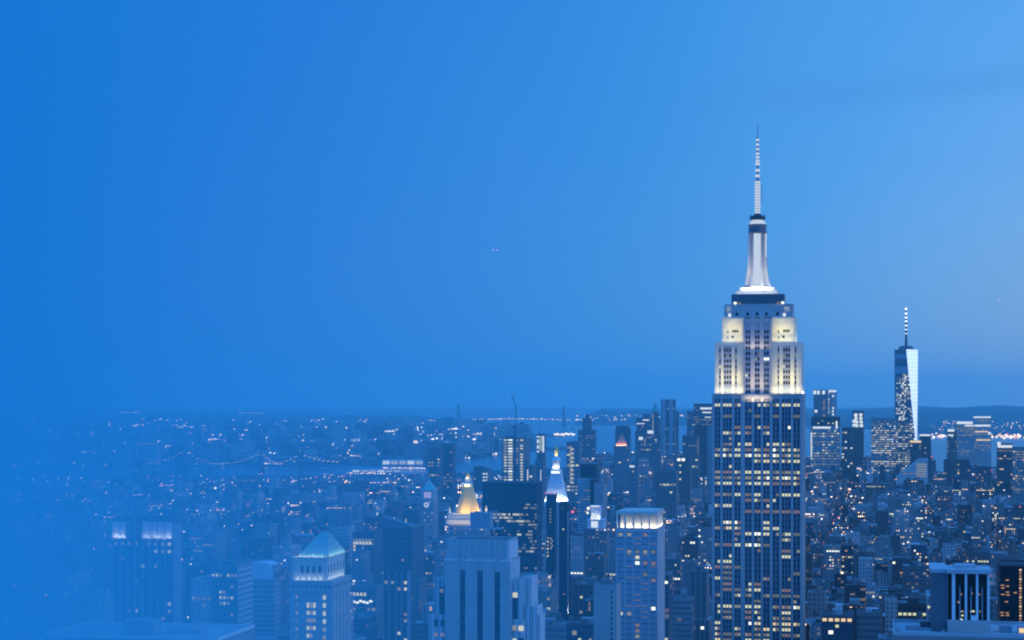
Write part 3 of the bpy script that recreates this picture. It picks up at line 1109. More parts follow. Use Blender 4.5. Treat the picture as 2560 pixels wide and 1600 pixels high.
for i in range(7):
    xx = X(1174, yp) + (X(1224, yp) - X(1174, yp)) * (i + .5) / 7
    mb.box(xx - .05, xx + .05, yp + .72, yp + .79, zp + .1, Z(1283, 0, yp))
mb.box(X(1186, yp), X(1196, yp), yp + 1.4, yp + 2.4, Z(1283, 0, yp) + .19, Z(1278, 0, yp))
mb.build('tank', M['zinc'], o)
for xx0, xx1 in ((1222, 1231), (1234, 1243)):                 # two hooped vent pipes
    mb = MB()
    xa, xb = X(xx0, yp), X(xx1, yp)
    r_ = (xb - xa) / 2
    zt = Z(1281, 0, yp)
    pts = [(xa, yp + 1, zt - 1.6)] + [((xa + xb) / 2 - r_ * cos(pi * i / 8), yp + 1, zt + r_ * sin(pi * i / 8)) for i in range(9)] + [(xb, yp + 1, zp)]
    for a, b_ in zip(pts, pts[1:]):
        mb.bar(a, b_, .16, 0, 6)
    mb.build('vent_pipe', M['steel'], o)
# lower wings stepping down on the right and left
wins = []
for (pa, pb, ya, dd, pt, nm) in ((1281, 1305, 1.5, 14, 1449, 'stepped_wing'), (1305, 1328, 3.5, 12, 1441, 'stepped_wing'), (1310, 1342, 2.4, 11, 1513, 'stepped_wing'),
                                 (1283, 1309, .6, 5, 1547, 'stepped_wing'), (1339, 1350, 3.0, 9, 1534, 'stepped_wing'), (1086, 1111, 3, 12, 1447, 'stepped_wing'), (1071, 1108, 1.5, 8, 1539, 'stepped_wing')):
    mb = MB()
    xa, xb = X(pa, ya), X(pb, ya)
    zt = Z(pt, 0, ya)
    if pa > 1200:
        xa = max(xa, WT + .4) if ya < 3 else max(xa, WT + .41)
    mb.box(xa, xb, ya, ya + dd, 60, zt)
    mb.box(xa - .08, xb + .08, ya - .08, ya + .5, zt - .9, zt - .5)
    for i in range(4):
        xx = xa + (xb - xa) * (i + .08) / 4
        mb.box(xx, xx + (xb - xa) / 4 * .45, ya - .18, ya - .01, 60, zt + .35, i % 2)
    for i in range(5):
        yy = ya + dd * (i + .1) / 5
        mb.box(xb, xb + .16, yy, yy + dd / 5 * .5, 60, zt + .3, 1)  # right-hand ribs in the whiter stone, standing in for west light
    mb.build(nm, [M['lime'], M['white']], o)
for (pa, pb, pt, pb2, ya, key) in ((1282, 1294, 1478, 1490, 1.3, 'O'), (1281, 1291, 1560, 1572, .35, 'o'), (1296, 1309, 1560, 1573, .35, 'O'), (1281, 1291, 1592, 1602, .35, 'O'),
                                   (1085, 1094, 1583, 1591, 1.25, 'x'), (1101, 1110, 1583, 1591, 1.25, 'x'), (1099, 1109, 1472, 1482, 2.75, 'd')):
    xa, xb = X(pa, ya), X(pb, ya)
    wins.append((((xa + xb) / 2, ya, (Z(pt, 0, ya) + Z(pb2, 0, ya)) / 2), (xb - xa, Z(pt, 0, ya) - Z(pb2, 0, ya)), key, 'f'))
windows(o, wins)
for (pa, pb, pt, pb2, ya) in ((1282, 1294, 1492, 1544, 1.28), (1099, 1112, 1467, 1536, 2.78), (1085, 1095, 1549, 1566, 1.28), (1101, 1111, 1549, 1566, 1.28), (1296, 1309, 1590, 1602, .36)):
    mb = MB()
    xa, xb = X(pa, ya), X(pb, ya)
    mb.box(xa, xb, ya - .05, ya + .05, Z(pb2, 0, ya), Z(pt, 0, ya), bottom=True)
    mb.build('dark_window', M['glassdark'], o)

# ------------------------------------------------------------------ tower with the floodlit bays at its head
s = tower('office_tower', 'square tower whose head is lit in five bright vertical bays', 'tower', 1540, 1644, 1324, 1150, xs=1662, mat='solid', tone=1.0, keep=1700, land='five-lit-bay tower')
o, X, Z = s.o, s.x, s.z
bays = [(1543, 1560), (1565, 1581), (1585, 1602), (1605, 1621), (1625, 1642)]
zt = Z(1276)
mb = MB()
RC_ = 2.4
mb.box(RC_, s.w - RC_, RC_, s.d - RC_, s.h + .13, zt - 2.5)
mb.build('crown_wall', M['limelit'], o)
mb = MB()
pe = [0] + [X(q) for b_ in bays for q in b_] + [s.w]
for k in range(0, len(pe), 2):
    mb.box(pe[k], pe[k + 1], .46, RC_ - .02, s.h + .13, zt)
for k in range(6):
    y0 = RC_ + .2 + (s.d - 2 * RC_) * k / 6
    mb.box(s.w - RC_ + .02, s.w - .46, y0, y0 + (s.d - 2 * RC_) / 6 * .3, s.h + .13, zt - .1)
mb.box(.5, s.w - .5, .5, s.d - .5, zt - 2.4, zt - .5)
mb.build('crown_pier', M['limelit'], o)
for a, b_ in bays:
    xa, xb = X(a), X(b_)
    flood(o, (xa + xb) / 2, .75, s.h + .5, (xb - xa) * .8, 420, .25, sy=.5, col=(1, .90, .66))
flood(o, s.w - .8, s.d * .5, s.h + .5, s.d * .8, 3000, .25, pi / 2, sy=.6, col=(1, .95, .85))
flood(o, X(1650), .2, s.h + 1.3, 3, 330, .2, sy=.6, col=(1, .95, .85))
wins = []
rows = 19
pal = {(0, 0): 'o', (1, 0): 'o', (3, 0): 'x', (1, 3): 'o', (2, 3): 'd', (3, 3): 'o', (4, 3): 'd', (2, 5): 'B', (2, 4): 'O', (3, 7): 'd', (4, 8): 'x', (0, 14): 'O', (1, 14): 'o', (4, 13): 'B', (2, 16): 'x', (2, 17): 'x', (2, 18): 'o', (3, 5): 'x', (4, 5): 'x'}
for k, (a, b_) in enumerate(bays):
    mb = MB()
    xa, xb = X(a), X(b_)
    for j in range(30):
        z1 = Z(1330 + 14.1 * j)
        mb.box(xa, xb, -.12, .05, z1 - 2.85, z1 - .55, 0)
        mb.box(xa, xb, -.05, .05, z1 - .55, z1, 1)
        key = pal.get((k, j))
        if key:
            wins.append((((xa + xb) / 2, -.16, z1 - 1.4), ((xb - xa) * .6, 1.9), key, 'f'))
        elif j < 19 and RT.random() < .25:
            wins.append((((xa + xb) / 2, -.16, z1 - .15), ((xb - xa) * .9, .3), 'x', 'f'))
    mb.build('window_bay', [M['blueglass'], M['roofdark']], o)
windows(o, wins)
# ------------------------------------------------------------------ plain slab beside it
s = tower('slab_building', 'plain blank-walled slab with one column of small windows, left of lit-bay tower', 'building', 1484, 1541, 1466, 1050, d=18, mat='solid', tone=.85, keep=1700)
for j in range(11):
    mb = MB()
    xa = s.x(1527)
    z_ = s.z(1476 + 13 * j)
    mb.box(xa, xa + .9, -.03, .02, z_ - 1.5, z_, bottom=True)
    mb.build('dark_window', M['glassdark'], s.o)
roofbox(s, .2, .7, .3, .8, 3)

# ------------------------------------------------------------------ gilded pyramid
s = Site(1123, 1209, 1950, d=30, keep=1312, top=1181)
o = s.root('gilded_tower', 'tower with a glowing golden pyramid roof and pointed lantern', 'tower')
LAND.append(('golden pyramid', 1168, 1240))
X, Z = s.x, s.z
mb = MB()
mb.a = (.8, .25, 5)
mb.box(0, s.w, 0, s.d, 0, Z(1310), cell=(3.8, 3.8))
mb.build('wall', M['punched'], o)
xm, ym = X(1170, 15), s.d / 2
pm = (1950 + 15) / F
oc = lambda r: [(xm + r * pm * cos(2 * pi * i / 8 + pi / 8), ym + r * pm * sin(2 * pi * i / 8 + pi / 8)) for i in range(8)]
mb = MB()
for r_, za, zb in ((47, 1310, 1299), (44, 1299, 1284)):
    h_ = r_ * pm
    mb.rect_loft([(xm - h_, xm + h_, ym - h_ * .8, ym + h_ * .8, Z(za)), (xm - h_, xm + h_, ym - h_ * .8, ym + h_ * .8, Z(zb))])
for sx in (-1, 1):
    for sy in (-1, 1):
        mb.lathe(xm + sx * 40 * pm, ym + sy * 33 * pm, [(3.5 * pm, Z(1284)), (3.5 * pm, Z(1276)), (.2, Z(1266))], 6)
mb.build('lit_cornice', M['limelit'], o)
mb = MB()
mb.loft([[(x, y, Z(q)) for x, y in oc(r_)] for r_, q in ((31, 1283.5), (22, 1250), (12.5, 1216))], 0)
mb.build('pyramid_roof', M['gold'], o)
mb = MB()
mb.loft([[(x, y, Z(q)) for x, y in oc(r_)] for r_, q in ((12, 1216), (12, 1210), (9.5, 1209), (9, 1196), (7.5, 1195))], 0)
mb.build('lantern', M['limelit'], o)
mb = MB()
mb.loft([[(x, y, Z(q)) for x, y in oc(r_)] for r_, q in ((6.8, 1195), (.5, 1181))], 0)
mb.build('lantern_spire', M['gold'], o)
flood(o, xm, ym - 42 * pm, Z(1283), 62 * pm, 5200, .42, col=(1, .80, .34))
flood(o, xm + 40 * pm, ym, Z(1283), 50 * pm, 4200, .42, pi / 2, col=(1, .80, .34))
flood(o, xm, ym - 49 * pm, Z(1311), 90 * pm, 1900, .5, col=(1, .76, .36))
flood(o, xm, ym - 14 * pm, Z(1217), 18 * pm, 1100, .35, col=(.98, 1, .6))
flood(o, xm, ym - 10.5 * pm, Z(1197), 10 * pm, 420, .35, col=(1, .85, .5))

# ------------------------------------------------------------------ white pyramid-roofed tower with cupola
s = Site(1362, 1420, 2150, d=26, keep=1252, top=1117)
o = s.root('campanile_tower', 'pale floodlit tower with steep pyramid roof, columned belfry and glowing cupola', 'tower')
LAND.append(('pale pyramid roof with cupola', 1390, 1180))
X, Z = s.x, s.z
xm, ym = X(1391, 13), s.d / 2
pm = 2163 / F
mb = MB()
mb.a = (.95, .05, 8)
mb.box(xm - 25 * pm, xm + 25 * pm, ym - 25 * pm, ym + 25 * pm, 0, Z(1262), cell=(3.6, 3.8))
mb.build('wall', M['punched'], o)
mb = MB()
mb.box(xm - 27 * pm, xm + 27 * pm, ym - 27 * pm, ym + 27 * pm, Z(1262), Z(1253))
mb.build('cornice', M['white'], o)
mb = MB()
h0, h1 = 25.5 * pm, 12.5 * pm
mb.rect_loft([(xm - h0, xm + h0, ym - h0, ym + h0, Z(1253)), (xm - h1, xm + h1, ym - h1, ym + h1, Z(1186))])
mb.build('pyramid_roof', M['white'], o)
for row, n_ in ((1226, 3), (1213, 2), (1203, 1)):
    for i in range(n_):
        mb = MB()
        zz = Z(row)
        f_ = (zz - Z(1253)) / (Z(1186) - Z(1253))
        yy = ym - (h0 + (h1 - h0) * f_)
        mb.rect_loft([(xm + (i - (n_ - 1) / 2) * 3.6 - .8, xm + (i - (n_ - 1) / 2) * 3.6 + .8, yy - .9, yy + 1.0, zz - 1), (xm + (i - (n_ - 1) / 2) * 3.6 - .3, xm + (i - (n_ - 1) / 2) * 3.6 + .3, yy - .6, yy + 1.6, zz + 1.6)])
        mb.build('dormer', M['white'], o)
mb = MB()
mb.box(xm - 14 * pm, xm + 14 * pm, ym - 14 * pm, ym + 14 * pm, Z(1186), Z(1183))
mb.box(xm - 12.5 * pm, xm + 12.5 * pm, ym - 12.5 * pm, ym + 12.5 * pm, Z(1183), Z(1173))
mb.box(xm - 6 * pm, xm + 6 * pm, ym - 6 * pm, ym + 6 * pm, Z(1173), Z(1154))
for i in range(8):
    a = 2 * pi * i / 8 + pi / 8
    mb.lathe(xm + 8 * pm * cos(a), ym + 8 * pm * sin(a), [(.75, Z(1173)), (.75, Z(1154))], 6)
mb.build('belfry', M['white'], o)
mb = MB()
mb.lathe(xm, ym, [(12.5 * pm, Z(1154)), (12.5 * pm, Z(1151)), (7 * pm, Z(1144)), (5 * pm, Z(1140))], 10)
mb.build('belfry_roof', M['white'], o)
mb = MB()
mb.lathe(xm, ym, [(4.5 * pm, Z(1140)), (4.5 * pm, Z(1130)), (6 * pm, Z(1128)), (5 * pm, Z(1121)), (1 * pm, Z(1117)), (.3, Z(1112))], 10)
mb.build('cupola', M['gold'], o)
flood(o, xm, ym - 27 * pm, Z(1254) + .6, 46 * pm, 14000, .42, col=(.88, 1, .80))
flood(o, xm + 12, ym - 26 * pm, Z(1256) + .6, 14 * pm, 2600, .75, col=(.95, 1, .8))
flood(o, xm + 26.5 * pm, ym, Z(1253) + .6, 40 * pm, 2200, .8, pi / 2, col=(.9, 1, .92))
flood(o, xm, ym - 13.7 * pm, Z(1182.5), 20 * pm, 420, .3, col=(.9, 1, .9))
flood(o, xm, ym - 12 * pm, Z(1172.5), 18 * pm, 1100, .4, col=(1, 1, .8))
flood(o, xm, ym - 9 * pm, Z(1139.5), 6 * pm, 420, .5, col=(1, .95, .75), sy=.6)

# ------------------------------------------------------------------ black slab, slender dark tower and its neighbour
s = tower('black_slab_tower', 'wide black glass slab with rows of lit office windows below a blank top', 'tower', 1205, 1342, 1206, 2300, d=34, mat='darkglass', tone=.4, roof='roofdark', cell=(2.6, 3.9), keep=1440, land='wide black slab')
SP_ = ['', '', '', '', '', '', '............o.d', '............o.dd', '', 'OoOOoOoOoOO.OO.OOOoo.o...xx', 'ooo.oOo.OoOOoo...d......d', '......oo....oOoooOoOOooo.d.o', '........x.oo', '.......d...........x', '....d...d....d...oo..', '.....x....d...O..ooo..', '..x......d.....d..', '........O..........o.o',
       '.....d.d.....d..d.', '..ooooooo.od.d.d..ood', '..yOooOo.OOooo..oOo.', '', '..', '', '.....', '............d..o', '..............d', '', '..........d', '.............oo', '...........doOo', '....', '...........d..', '.............d....']
windows(s.o, lit_rows(s, SP_, size=(2.3, 2.3)))
s = tower('slender_tower', 'very slender dark glass tower with pale strip-lit edge, before the pale pyramid roof', 'tower', 1397, 1419, 1257, 1990, xs=1426, mat='darkglass', tone=.6, roof='roofdark', keep=1560, land='slender dark tower')
mb = MB()
mb.box(s.w + .02, s.w + .25, .3, 2.2, 40, s.z(1280))
mb.build('edge_strip', M['white'], s.o)
mb = MB()
mb.box(-.6, -.05, .4, 2.4, 40, s.z(1312))
mb.build('edge_strip', M['limelit'], s.o)
windows(s.o, [((s.w * .5, -.1, s.z(1323)), (1.6, 1.6), 'O', 'f'), ((s.w * .6, -.1, s.z(1485)), (1.4, 1.4), 'o', 'f'), ((s.w * .4, -.1, s.z(1270)), (1.2, 1.2), 'd', 'f'), ((s.w * .4, -.1, s.z(1550)), (1.2, 1.2), 'o', 'f')])
flood(s.o, s.w + 1.4, 1.2, s.z(1534), 2, 5000, .05, pi / 2, sy=2, col=(.85, .95, 1))
s = tower('dark_tower', 'dark narrow tower with red corner lamps, left of the slender dark tower', 'tower', 1365, 1387, 1237, 2060, d=14, mat='darkglass', tone=.9, roof='roofdark', keep=1420)
for q in (0, .5, 1):
    mb = MB()
    mb.ball((s.w * q, .2, s.h + 1.7), 1.0, 0)
    mb.build('warning_lamp', G['red'], s.o)
windows(s.o, [((s.w * .5, -.1, s.z(1273 + 8 * i)), (1.5, 1.5), 'o', 'f') for i in range(5)] + [((s.w * .2, -.1, s.z(1345 + 9 * i)), (1.8, 1.8), 'O' if i % 2 else 'o', 'f') for i in range(6)] + [((s.w * (.55 + .15 * (i % 2)), -.1, s.z(1346 + 6 * i)), (2.2, 1.6), 'o', 'f') for i in range(5)])

# ------------------------------------------------------------------ tower under construction with a crane
s = tower('residential_tower', 'tall tower with bright stacked window columns below a tower crane', 'tower', 1255, 1318, 1097, 3600, d=30, mat='solid', tone=.45, cell=(4.2, 4.0), keep=1206, land='tower with the crane')
o = s.o
wins = []
for j in range(27):
    py = 1100 + 7.1 * j
    z_ = s.z(py)
    for a, b_, p, ks in ((1259, 1268, .8, 'oO'), (1270, 1282, .95, 'OBO'), (1290, 1296, .35, 'o'), (1300, 1308, .9, 'OO')):
        if RT.random() < p * (1 if j < 19 else .75):
            xa, xb = s.x(a), s.x(b_)
            wins.append((((xa + xb) / 2, -.1, z_), (xb - xa - 1.0, 2.7), RT.choice(ks), 'f'))
windows(o, wins)
mb = MB()
mb.box(s.x(1256), s.x(1286), -.04, -.0, s.z(1150), s.z(1098), bottom=True)
mb.box(s.x(1289), s.x(1318), -.04, -.0, s.z(1150), s.z(1098), bottom=True)
mb.build('cladding_panel', M['terra'], o)
roofbox(s, .1, .45, .2, .7, 6)
c = s.root('tower_crane', 'slim tower crane standing over the brightly windowed tower', 'crane')
xm = s.x(1288)
mb = MB()
for sx in (-1, 1):
    for sy in (-1, 1):
        mb.bar((xm + sx * 1.1, -3 + sy * 1.1, 0), (xm + sx * 1.1, -3 + sy * 1.1, s.z(1068)), .4, 0, 4)
for i in range(40):
    z_ = s.z(1206) + i * 3.3
    if z_ < s.z(1070):
        mb.bar((xm - 1.1, -4.1, z_), (xm + 1.1, -4.1, z_ + 3.2), .22, 0, 4)
mb.build('mast', M['darksteel'], c)
mb = MB()
za = s.z(1066)
mb.bar((xm - 5, -3, za - 1), (s.x(1292), -3, za + 2), .9, 0, 4)
mb.bar((s.x(1292), -3, za + 2), (s.x(1310), -3, s.z(1057)), .8, 0, 4)
mb.box(s.x(1302), s.x(1310), -4, -2, s.z(1060), s.z(1056))
mb.build('jib', M['darksteel'], c)
c2 = s.root('tower_crane', 'distant faint crane jib rising above the horizon', 'crane')
mb = MB()
za, zb = s.z(1000), s.z(988)
mb.bar((s.x(1269), 60, za), (s.x(1264), 60, zb), 1.0, 0, 4)
mb.bar((s.x(1269), 60, za), (s.x(1274), 60, s.z(1014)), .7, 0, 4)
mb.bar((s.x(1274), 60, 0), (s.x(1274), 60, s.z(1013)), .9, 0, 4)
mb.build('jib', M['darksteel'], c2)
# ------------------------------------------------------------------ greenish lit tower and others behind the gilded roof
s = tower('lit_glass_tower', 'thin tower with tall green-tinted lit glass front outlined in white', 'tower', 1342, 1361, 1086, 4200, d=16, mat='solid', tone=.3, roof='roofdark', keep=1206, land='thin green-lit tower')
wins = [((s.w * .5, -.1, s.z(1093 + 5.2 * j)), (s.w * .28, 3.2), 'g', 'f') for j in range(7)]
wins += [((s.w * .16, -.1, s.z(1092 + 4.6 * j)), (s.w * .3, 3.6), 'W', 'f') for j in range(9) if j % 3 != 1]
wins += [((s.w * .84, -.1, s.z(1092 + 4.6 * j)), (s.w * .26, 3.8), 'W', 'f') for j in range(9)]
windows(s.o, wins)
mb = MB()
mb.lathe(s.w * .3, 6, [(1, s.h), (.5, s.h + 10)], 6)
mb.build('roof_mast', M['darksteel'], s.o)

# ------------------------------------------------------------------ tower with the green pyramid roof
s = Site(727, 830, 1000, xs=876, keep=1700, top=1330)
o = s.root('pyramid_roofed_tower', 'stone tower with floodlit green pyramid roof and arched top storey', 'tower')
LAND.append(('green pyramid roof', 798, 1370))
X, Z, WT, DT = s.x, s.z, s.w, s.d
z1 = Z(1478)
mb = MB()
mb.box(0, WT, 0, DT, 40, z1)
for k in range(5):
    y0 = .6 + k * (DT - 1.2) / 5
    mb.box(WT - .01, WT + .5, y0, y0 + (DT - 1.2) / 5 * .5, 40, z1 - 1.2)
for a, b_ in ((-.02, .12), (.3, .36), (.62, .68), (.9, 1.02)):
    mb.box(WT * a, WT * b_, -.35, -.01, 40, z1 - 1.5)
mb.build('wall', M['lime'], o)
mb = MB()
mb.box(-.9, WT + .9, -.9, DT + .9, z1, z1 + 1.1)
mb.box(-.3, WT + .3, -.3, DT + .3, z1 + 1.1, Z(1455))
mb.box(-.7, WT + .7, -.7, DT + .7, Z(1455), Z(1455) + .8)
for i in range(9):
    mb.box(WT * (i + .3) / 9, WT * (i + .7) / 9, -.36, -.29, z1 + 1.7, z1 + 3.3, 1)
    mb.box(WT + .3, WT + .37, DT * (i + .3) / 9, DT * (i + .7) / 9, z1 + 1.7, z1 + 3.3, 1)
mb.build('cornice', [M['lime'], M['glassdark']], o)
dl, dr, dy0 = X(731, 1), X(818, 1), .8
dd = DT - 1.6
mb = MB()
zb, zt = Z(1455) + .81, Z(1390)
mb.box(dl, dr, dy0, dy0 + dd, zb, zt)
mb.box(dl - .3, dr + .3, dy0 - .3, dy0 + dd + .3, zt - 1.2, zt)
for q in (756, 770, 785, 800):
    xa = X(q - 4, .8)
    mb.box(xa, xa + 1.5, dy0 - .06, dy0 + .05, Z(1432), Z(1416), 1)
    mb.ball((xa + .75, dy0 - .03, Z(1416)), .72, 1)
for i in range(6):
    mb.box(dr - .05, dr + .06, dy0 + dd * (i + .35) / 6, dy0 + dd * (i + .65) / 6, Z(1432), Z(1412), 1)
mb.build('drum_wall', [M['limelit'], M['glassdark']], o)
for i in range(6):
    mb = MB()
    xx = dl + (dr - dl) * (i + .5) / 6
    mb.lathe(xx, -.35, [(.45, Z(1455) + .8), (.45, Z(1455) + 2.4), (.1, Z(1455) + 3.3)], 6)
    mb.build('finial', M['lime'], o)
mb = MB()
r0, r1 = X(744, 1) + .2, X(822, 1) - .2
ya, yb = dy0 + .6, dy0 + dd - .6
mx, my = (X(789, 6) + X(806, 6)) / 2, (ya + yb) / 2
mb.rect_loft([(r0, r1, ya, yb, zt + .01), (mx - 1.7, mx + 1.7, my - 2.0, my + 2.0, Z(1331, 0, 8))])
for i in range(1, 7):
    f = i / 7
    mb.bar((r0 + (r1 - r0) * f, ya - .02, zt + .05), (mx - 1.7 + 3.4 * f, my - 2.02, Z(1331, 0, 8)), .11, 0, 4)
    mb.bar((r1 + .02, ya + (yb - ya) * f, zt + .05), (mx + 1.72, my - 2.0 + 4 * f, Z(1331, 0, 8)), .11, 0, 4)
for i in range(7):
    xx = r0 + (r1 - r0) * (i + .5) / 7
    mb.rect_loft([(xx - .5, xx + .5, ya - .35, ya + .6, zt + .02), (xx - .15, xx + .15, ya - .1, ya + .7, zt + 1.3)])
mb.build('pyramid_roof', M['copper'], o)
flood(o, (dl + dr) / 2, -.35, Z(1455) + 1.2, (dr - dl) * .9, 360, .4, col=(.85, 1, .92))
flood(o, dr + 1.2, DT / 2, Z(1455) + 1.2, dd * .9, 380, .45, pi / 2, col=(.85, 1, .92))
flood(o, (dl + dr) / 2, dy0 - 1.6, zt + .3, (dr - dl) * .9, 620, .75, col=(.85, 1, .9))
flood(o, dr + 1.6, DT / 2, zt + .3, dd * .9, 560, .75, pi / 2, col=(.85, 1, .9))
wins = []
for q in range(7):
    zz = Z(1492 + 20 * q)
    wins.append(((X(811), -.06, zz), (1.6, 2.2), 'O' if q < 4 else 'o', 'f'))
    wins.append(((X(741), -.06, zz), (1.4, 1.6), 'od'[q % 2], 'f'))
for j in range(6):
    for i in range(3):
        zz = Z(1512 + 19 * j)
        if j == 0 or RT.random() < .75:
            wins.append(((X(770 + 8 * i), -.06, zz), (1.35, 2.6 if j == 0 else 1.9), 'OoO'[i] if j != 2 else 'o', 'f'))
for k in range(5):
    for j in range(8):
        if RT.random() < .35:
            wins.append(((WT + .08, .6 + (k + .75) * (DT - 1.2) / 5, Z(1500 + 14 * j)), (1.0, 1.5), 'od'[j % 2], 's'))
windows(o, wins)

# ------------------------------------------------------------------ left dark tower with two lit crown panels
s = tower('crowned_office_tower', 'broad dark tower with softly lit panels across its crown, at the faded left', 'tower', 282, 432, 1298, 1000, xs=453, mat='strip', tone=.3, cell=(3.4, 3.8), keep=1700, land='lit-crown dark tower')
o, X, Z = s.o, s.x, s.z
mb = MB()
for q in range(8):
    xx = s.w * q / 8
    mb.box(xx - .3, xx + .3, -.6, -.01, 40, s.h + (1.5 if q % 2 else .2))
mb.box(s.w + .01, s.w + .5, .3, s.d - .3, 40, s.h - 2)
mb.build('pier', M['zinc'], o)
for a, b_ in ((283, 293), (294, 303), (304, 314), (356, 380), (382, 405), (407, 431)):
    mb = MB()
    xa, xb = X(a), X(b_)
    mb.box(xa, xb, -.4, -.05, Z(1343), Z(1304), bottom=True)
    mb.build('crown_panel', M['white'], o)
    flood(o, (xa + xb) / 2, -1.6, Z(1346), (xb - xa) * .95, 210, .28, sy=.8, col=(.9, 1, .95))
rows = ['ooo.oo..oo..ooooooooOOOO', '............o.OOO.oooOOO', '..d.o..o...oo..d.o.oo..o', '...o....OO.o.ooOO.d..o', '........o..o..', '....o..d.o...o..o.OO..o', '...d.........O.....', '', '...........d.OO...o.OOO', '....d.OO..o....oo..o.o', '......o.O..d....o...O', '',
        '..d.oOO..oo.o.o..oo.d', '.....O.....d...OO...O', '.....o..........o....', '.......', '..o..........o.....o', '...d......', '...d......OO.......o', '.............dddddd', '............OOOOOOOOOO']
windows(o, lit_rows(s, rows, size=(1.7, 1.7), top=Z(1348)))
# ------------------------------------------------------------------ grid-fronted box tower and the bowed slab behind it
s = tower('grid_tower', 'boxy tower with a square window grid and banded west side, at the left', 'tower', 528, 594, 1416, 1050, xs=632, mat='punched', tone=.75, cell=(2.0, 3.0), keep=1700, land='boxy grid-windowed tower')
rows = ['', 'OO.o..OOoOoO', '', '.....o..', '..Oo...O', '..OOoO..', '..oOo...', '', '.....o.O', '', '', '..o.oo..', 'O..O....', '....oOo.O', '', '', 'o.o..', '', '..OoO..O']
windows(s.o, lit_rows(s, rows, size=(1.2, 1.4)))
mb = MB()
for j in range(20):
    z_ = s.h - 2.0 - j * 3
    mb.box(s.w + .01, s.w + .25, .3, s.d - .3, z_ - .5, z_ + .6)
mb.build('spandrel_band', M['white'], s.o)
roofbox(s, .25, .7, .3, .7, 2.5)
s = tower('bowed_slab', 'pale banded slab with a blank rounded top, behind the grid tower', 'building', 600, 684, 1416, 1300, d=16, mat='ribbon', tone=.9, cell=(4, 3.2), keep=1480)
mb = MB()
xs_ = [0 + s.w * i / 10 for i in range(11)]
zz = [s.h + .2] * 11
pts = [(0, s.h - 8), (0, s.h + .8), (s.w * .3, s.h + 2.2), (s.w * .7, s.h + 3), (s.w * .9, s.h + 1.8), (s.w * .98, s.h - 1.2), (s.w, s.h - 4), (s.w, s.h - 8)]
mb.loft([[(x, -.3, z) for x, z in pts][::-1], [(x, s.d + .3, z) for x, z in pts][::-1]], 0)
mb.build('top_screen', M['white'], s.o)
# ------------------------------------------------------------------ clock tower
s = tower('clock_tower', 'clock tower with a pointed roof, violet-lit belfry and round lit clock', 'tower', 1050, 1084, 1250, 3000, xs=1096, mat='punched', tone=.8, lit=.15, keep=1345, land='clock tower')
o, X, Z = s.o, s.x, s.z
mb = MB()
mb.box(1.2, s.w - 1.2, 1.2, s.d - 1.2, s.h + .13, Z(1227))
mb.box(.6, s.w - .6, .6, s.d - .6, Z(1227), Z(1225))
mb.build('belfry', M['lime'], o)
mb = MB()
mb.rect_loft([(1.5, s.w - 1.5, 1.5, s.d - 1.5, Z(1225)), (s.w * .3, s.w * .7, s.d * .3, s.d * .7, Z(1211)), (s.w * .44, s.w * .56, s.d * .44, s.d * .56, Z(1204)), (s.w * .49, s.w * .51, s.d * .49, s.d * .51, Z(1188))])
mb.build('pointed_roof', M['copper'], o)
for i in range(4):
    mb = MB()
    xa = X(1060 + 4.6 * i)
    mb.box(xa, xa + 1.8, 1.0, 1.15, Z(1245), Z(1230), bottom=True)
    mb.build('belfry_opening', G['p'], o)
mb = MB()
n_ = 20
cx_, cz_ = X(1066), Z(1262)
mb.poly([(cx_ + 4.2 * cos(2 * pi * i / n_), -.15, cz_ + 4.2 * sin(2 * pi * i / n_)) for i in range(n_)], 0)
mb.poly([(cx_ + 1.5 * cos(2 * pi * i / n_), -.2, cz_ + 1.5 * sin(2 * pi * i / n_)) for i in range(n_)], 1)
mb.box(cx_ - .2, cx_ + .2, -.3, -.21, cz_, cz_ + 3.2, 1)
mb.box(cx_, cx_ + 2.4, -.3, -.22, cz_ - .2, cz_ + .2, 1)
mb.build('clock_face', [G['c'], M['lead']], o)
windows(o, [((X(1062 + 9 * i), -.1, Z(1282 + 9 * j)), (2.2, 2.6), 'o', 'f') for i in range(3) for j in range(3) if (i + j) % 2 == 0])
# ------------------------------------------------------------------ left of centre: angled dark hall, striped slab, flat roof, white stepped block
s = tower('dark_office_block', 'broad dark office block with a sloping skyline and scattered lights, right of the green roof', 'building', 957, 1030, 1318, 1500, d=40, mat='curtain', tone=.6, roof='roofdark', cell=(3, 3.8), keep=1420, land='sloping-topped dark block')
windows(s.o, lit_rows(s, ['', '', '', '', '', '', '.....o..', '', '', '', '..O..', '.OO...oO', '......o.', '', '', '....ooo'], size=(1.8, 1.8)))
mb = MB()
mb.loft([[(0, .2, s.h + 1.2), (s.w, .2, s.h + 1.2), (0, .2, s.h + 8)], [(0, 12, s.h + 1.2), (s.w, 12, s.h + 1.2), (0, 12, s.h + 8)]], 0)
mb.build('sloping_roof', M['lead'], s.o)
s = tower('striped_tower', 'dark tower ribbed with pale vertical stripes, left of the three-slot tower', 'tower', 957, 1022, 1431, 1050, xs=1030, mat='strip', tone=.2, cell=(3.4, 3.4), keep=1700)
mb = MB()
for q in (958, 972, 991, 1004, 1019):
    xx = s.x(q)
    mb.box(xx - .25, xx + (.25 if q < 1015 else 1.6), -.5, -.01, 40, s.h + .6)
mb.build('stripe', M['zinc'], s.o)
rr = {1: 'o.O', 2: '.oO', 6: '..x', 7: '..o', 9: '.O.', 10: '..O', 12: '..x', 15: '..o', 18: '.x.'}
windows(s.o, lit_rows(s, [rr.get(i, '') for i in range(19)], size=(1.6, 1.6)))
s = Site(110, 545, 520, d=46, keep=1700, top=1556)
o = s.root('flat_roofed_building', 'near flat roof with a plant box, filling the faded bottom left corner', 'building')
LAND.append(('bottom-left roof', 330, 1570))
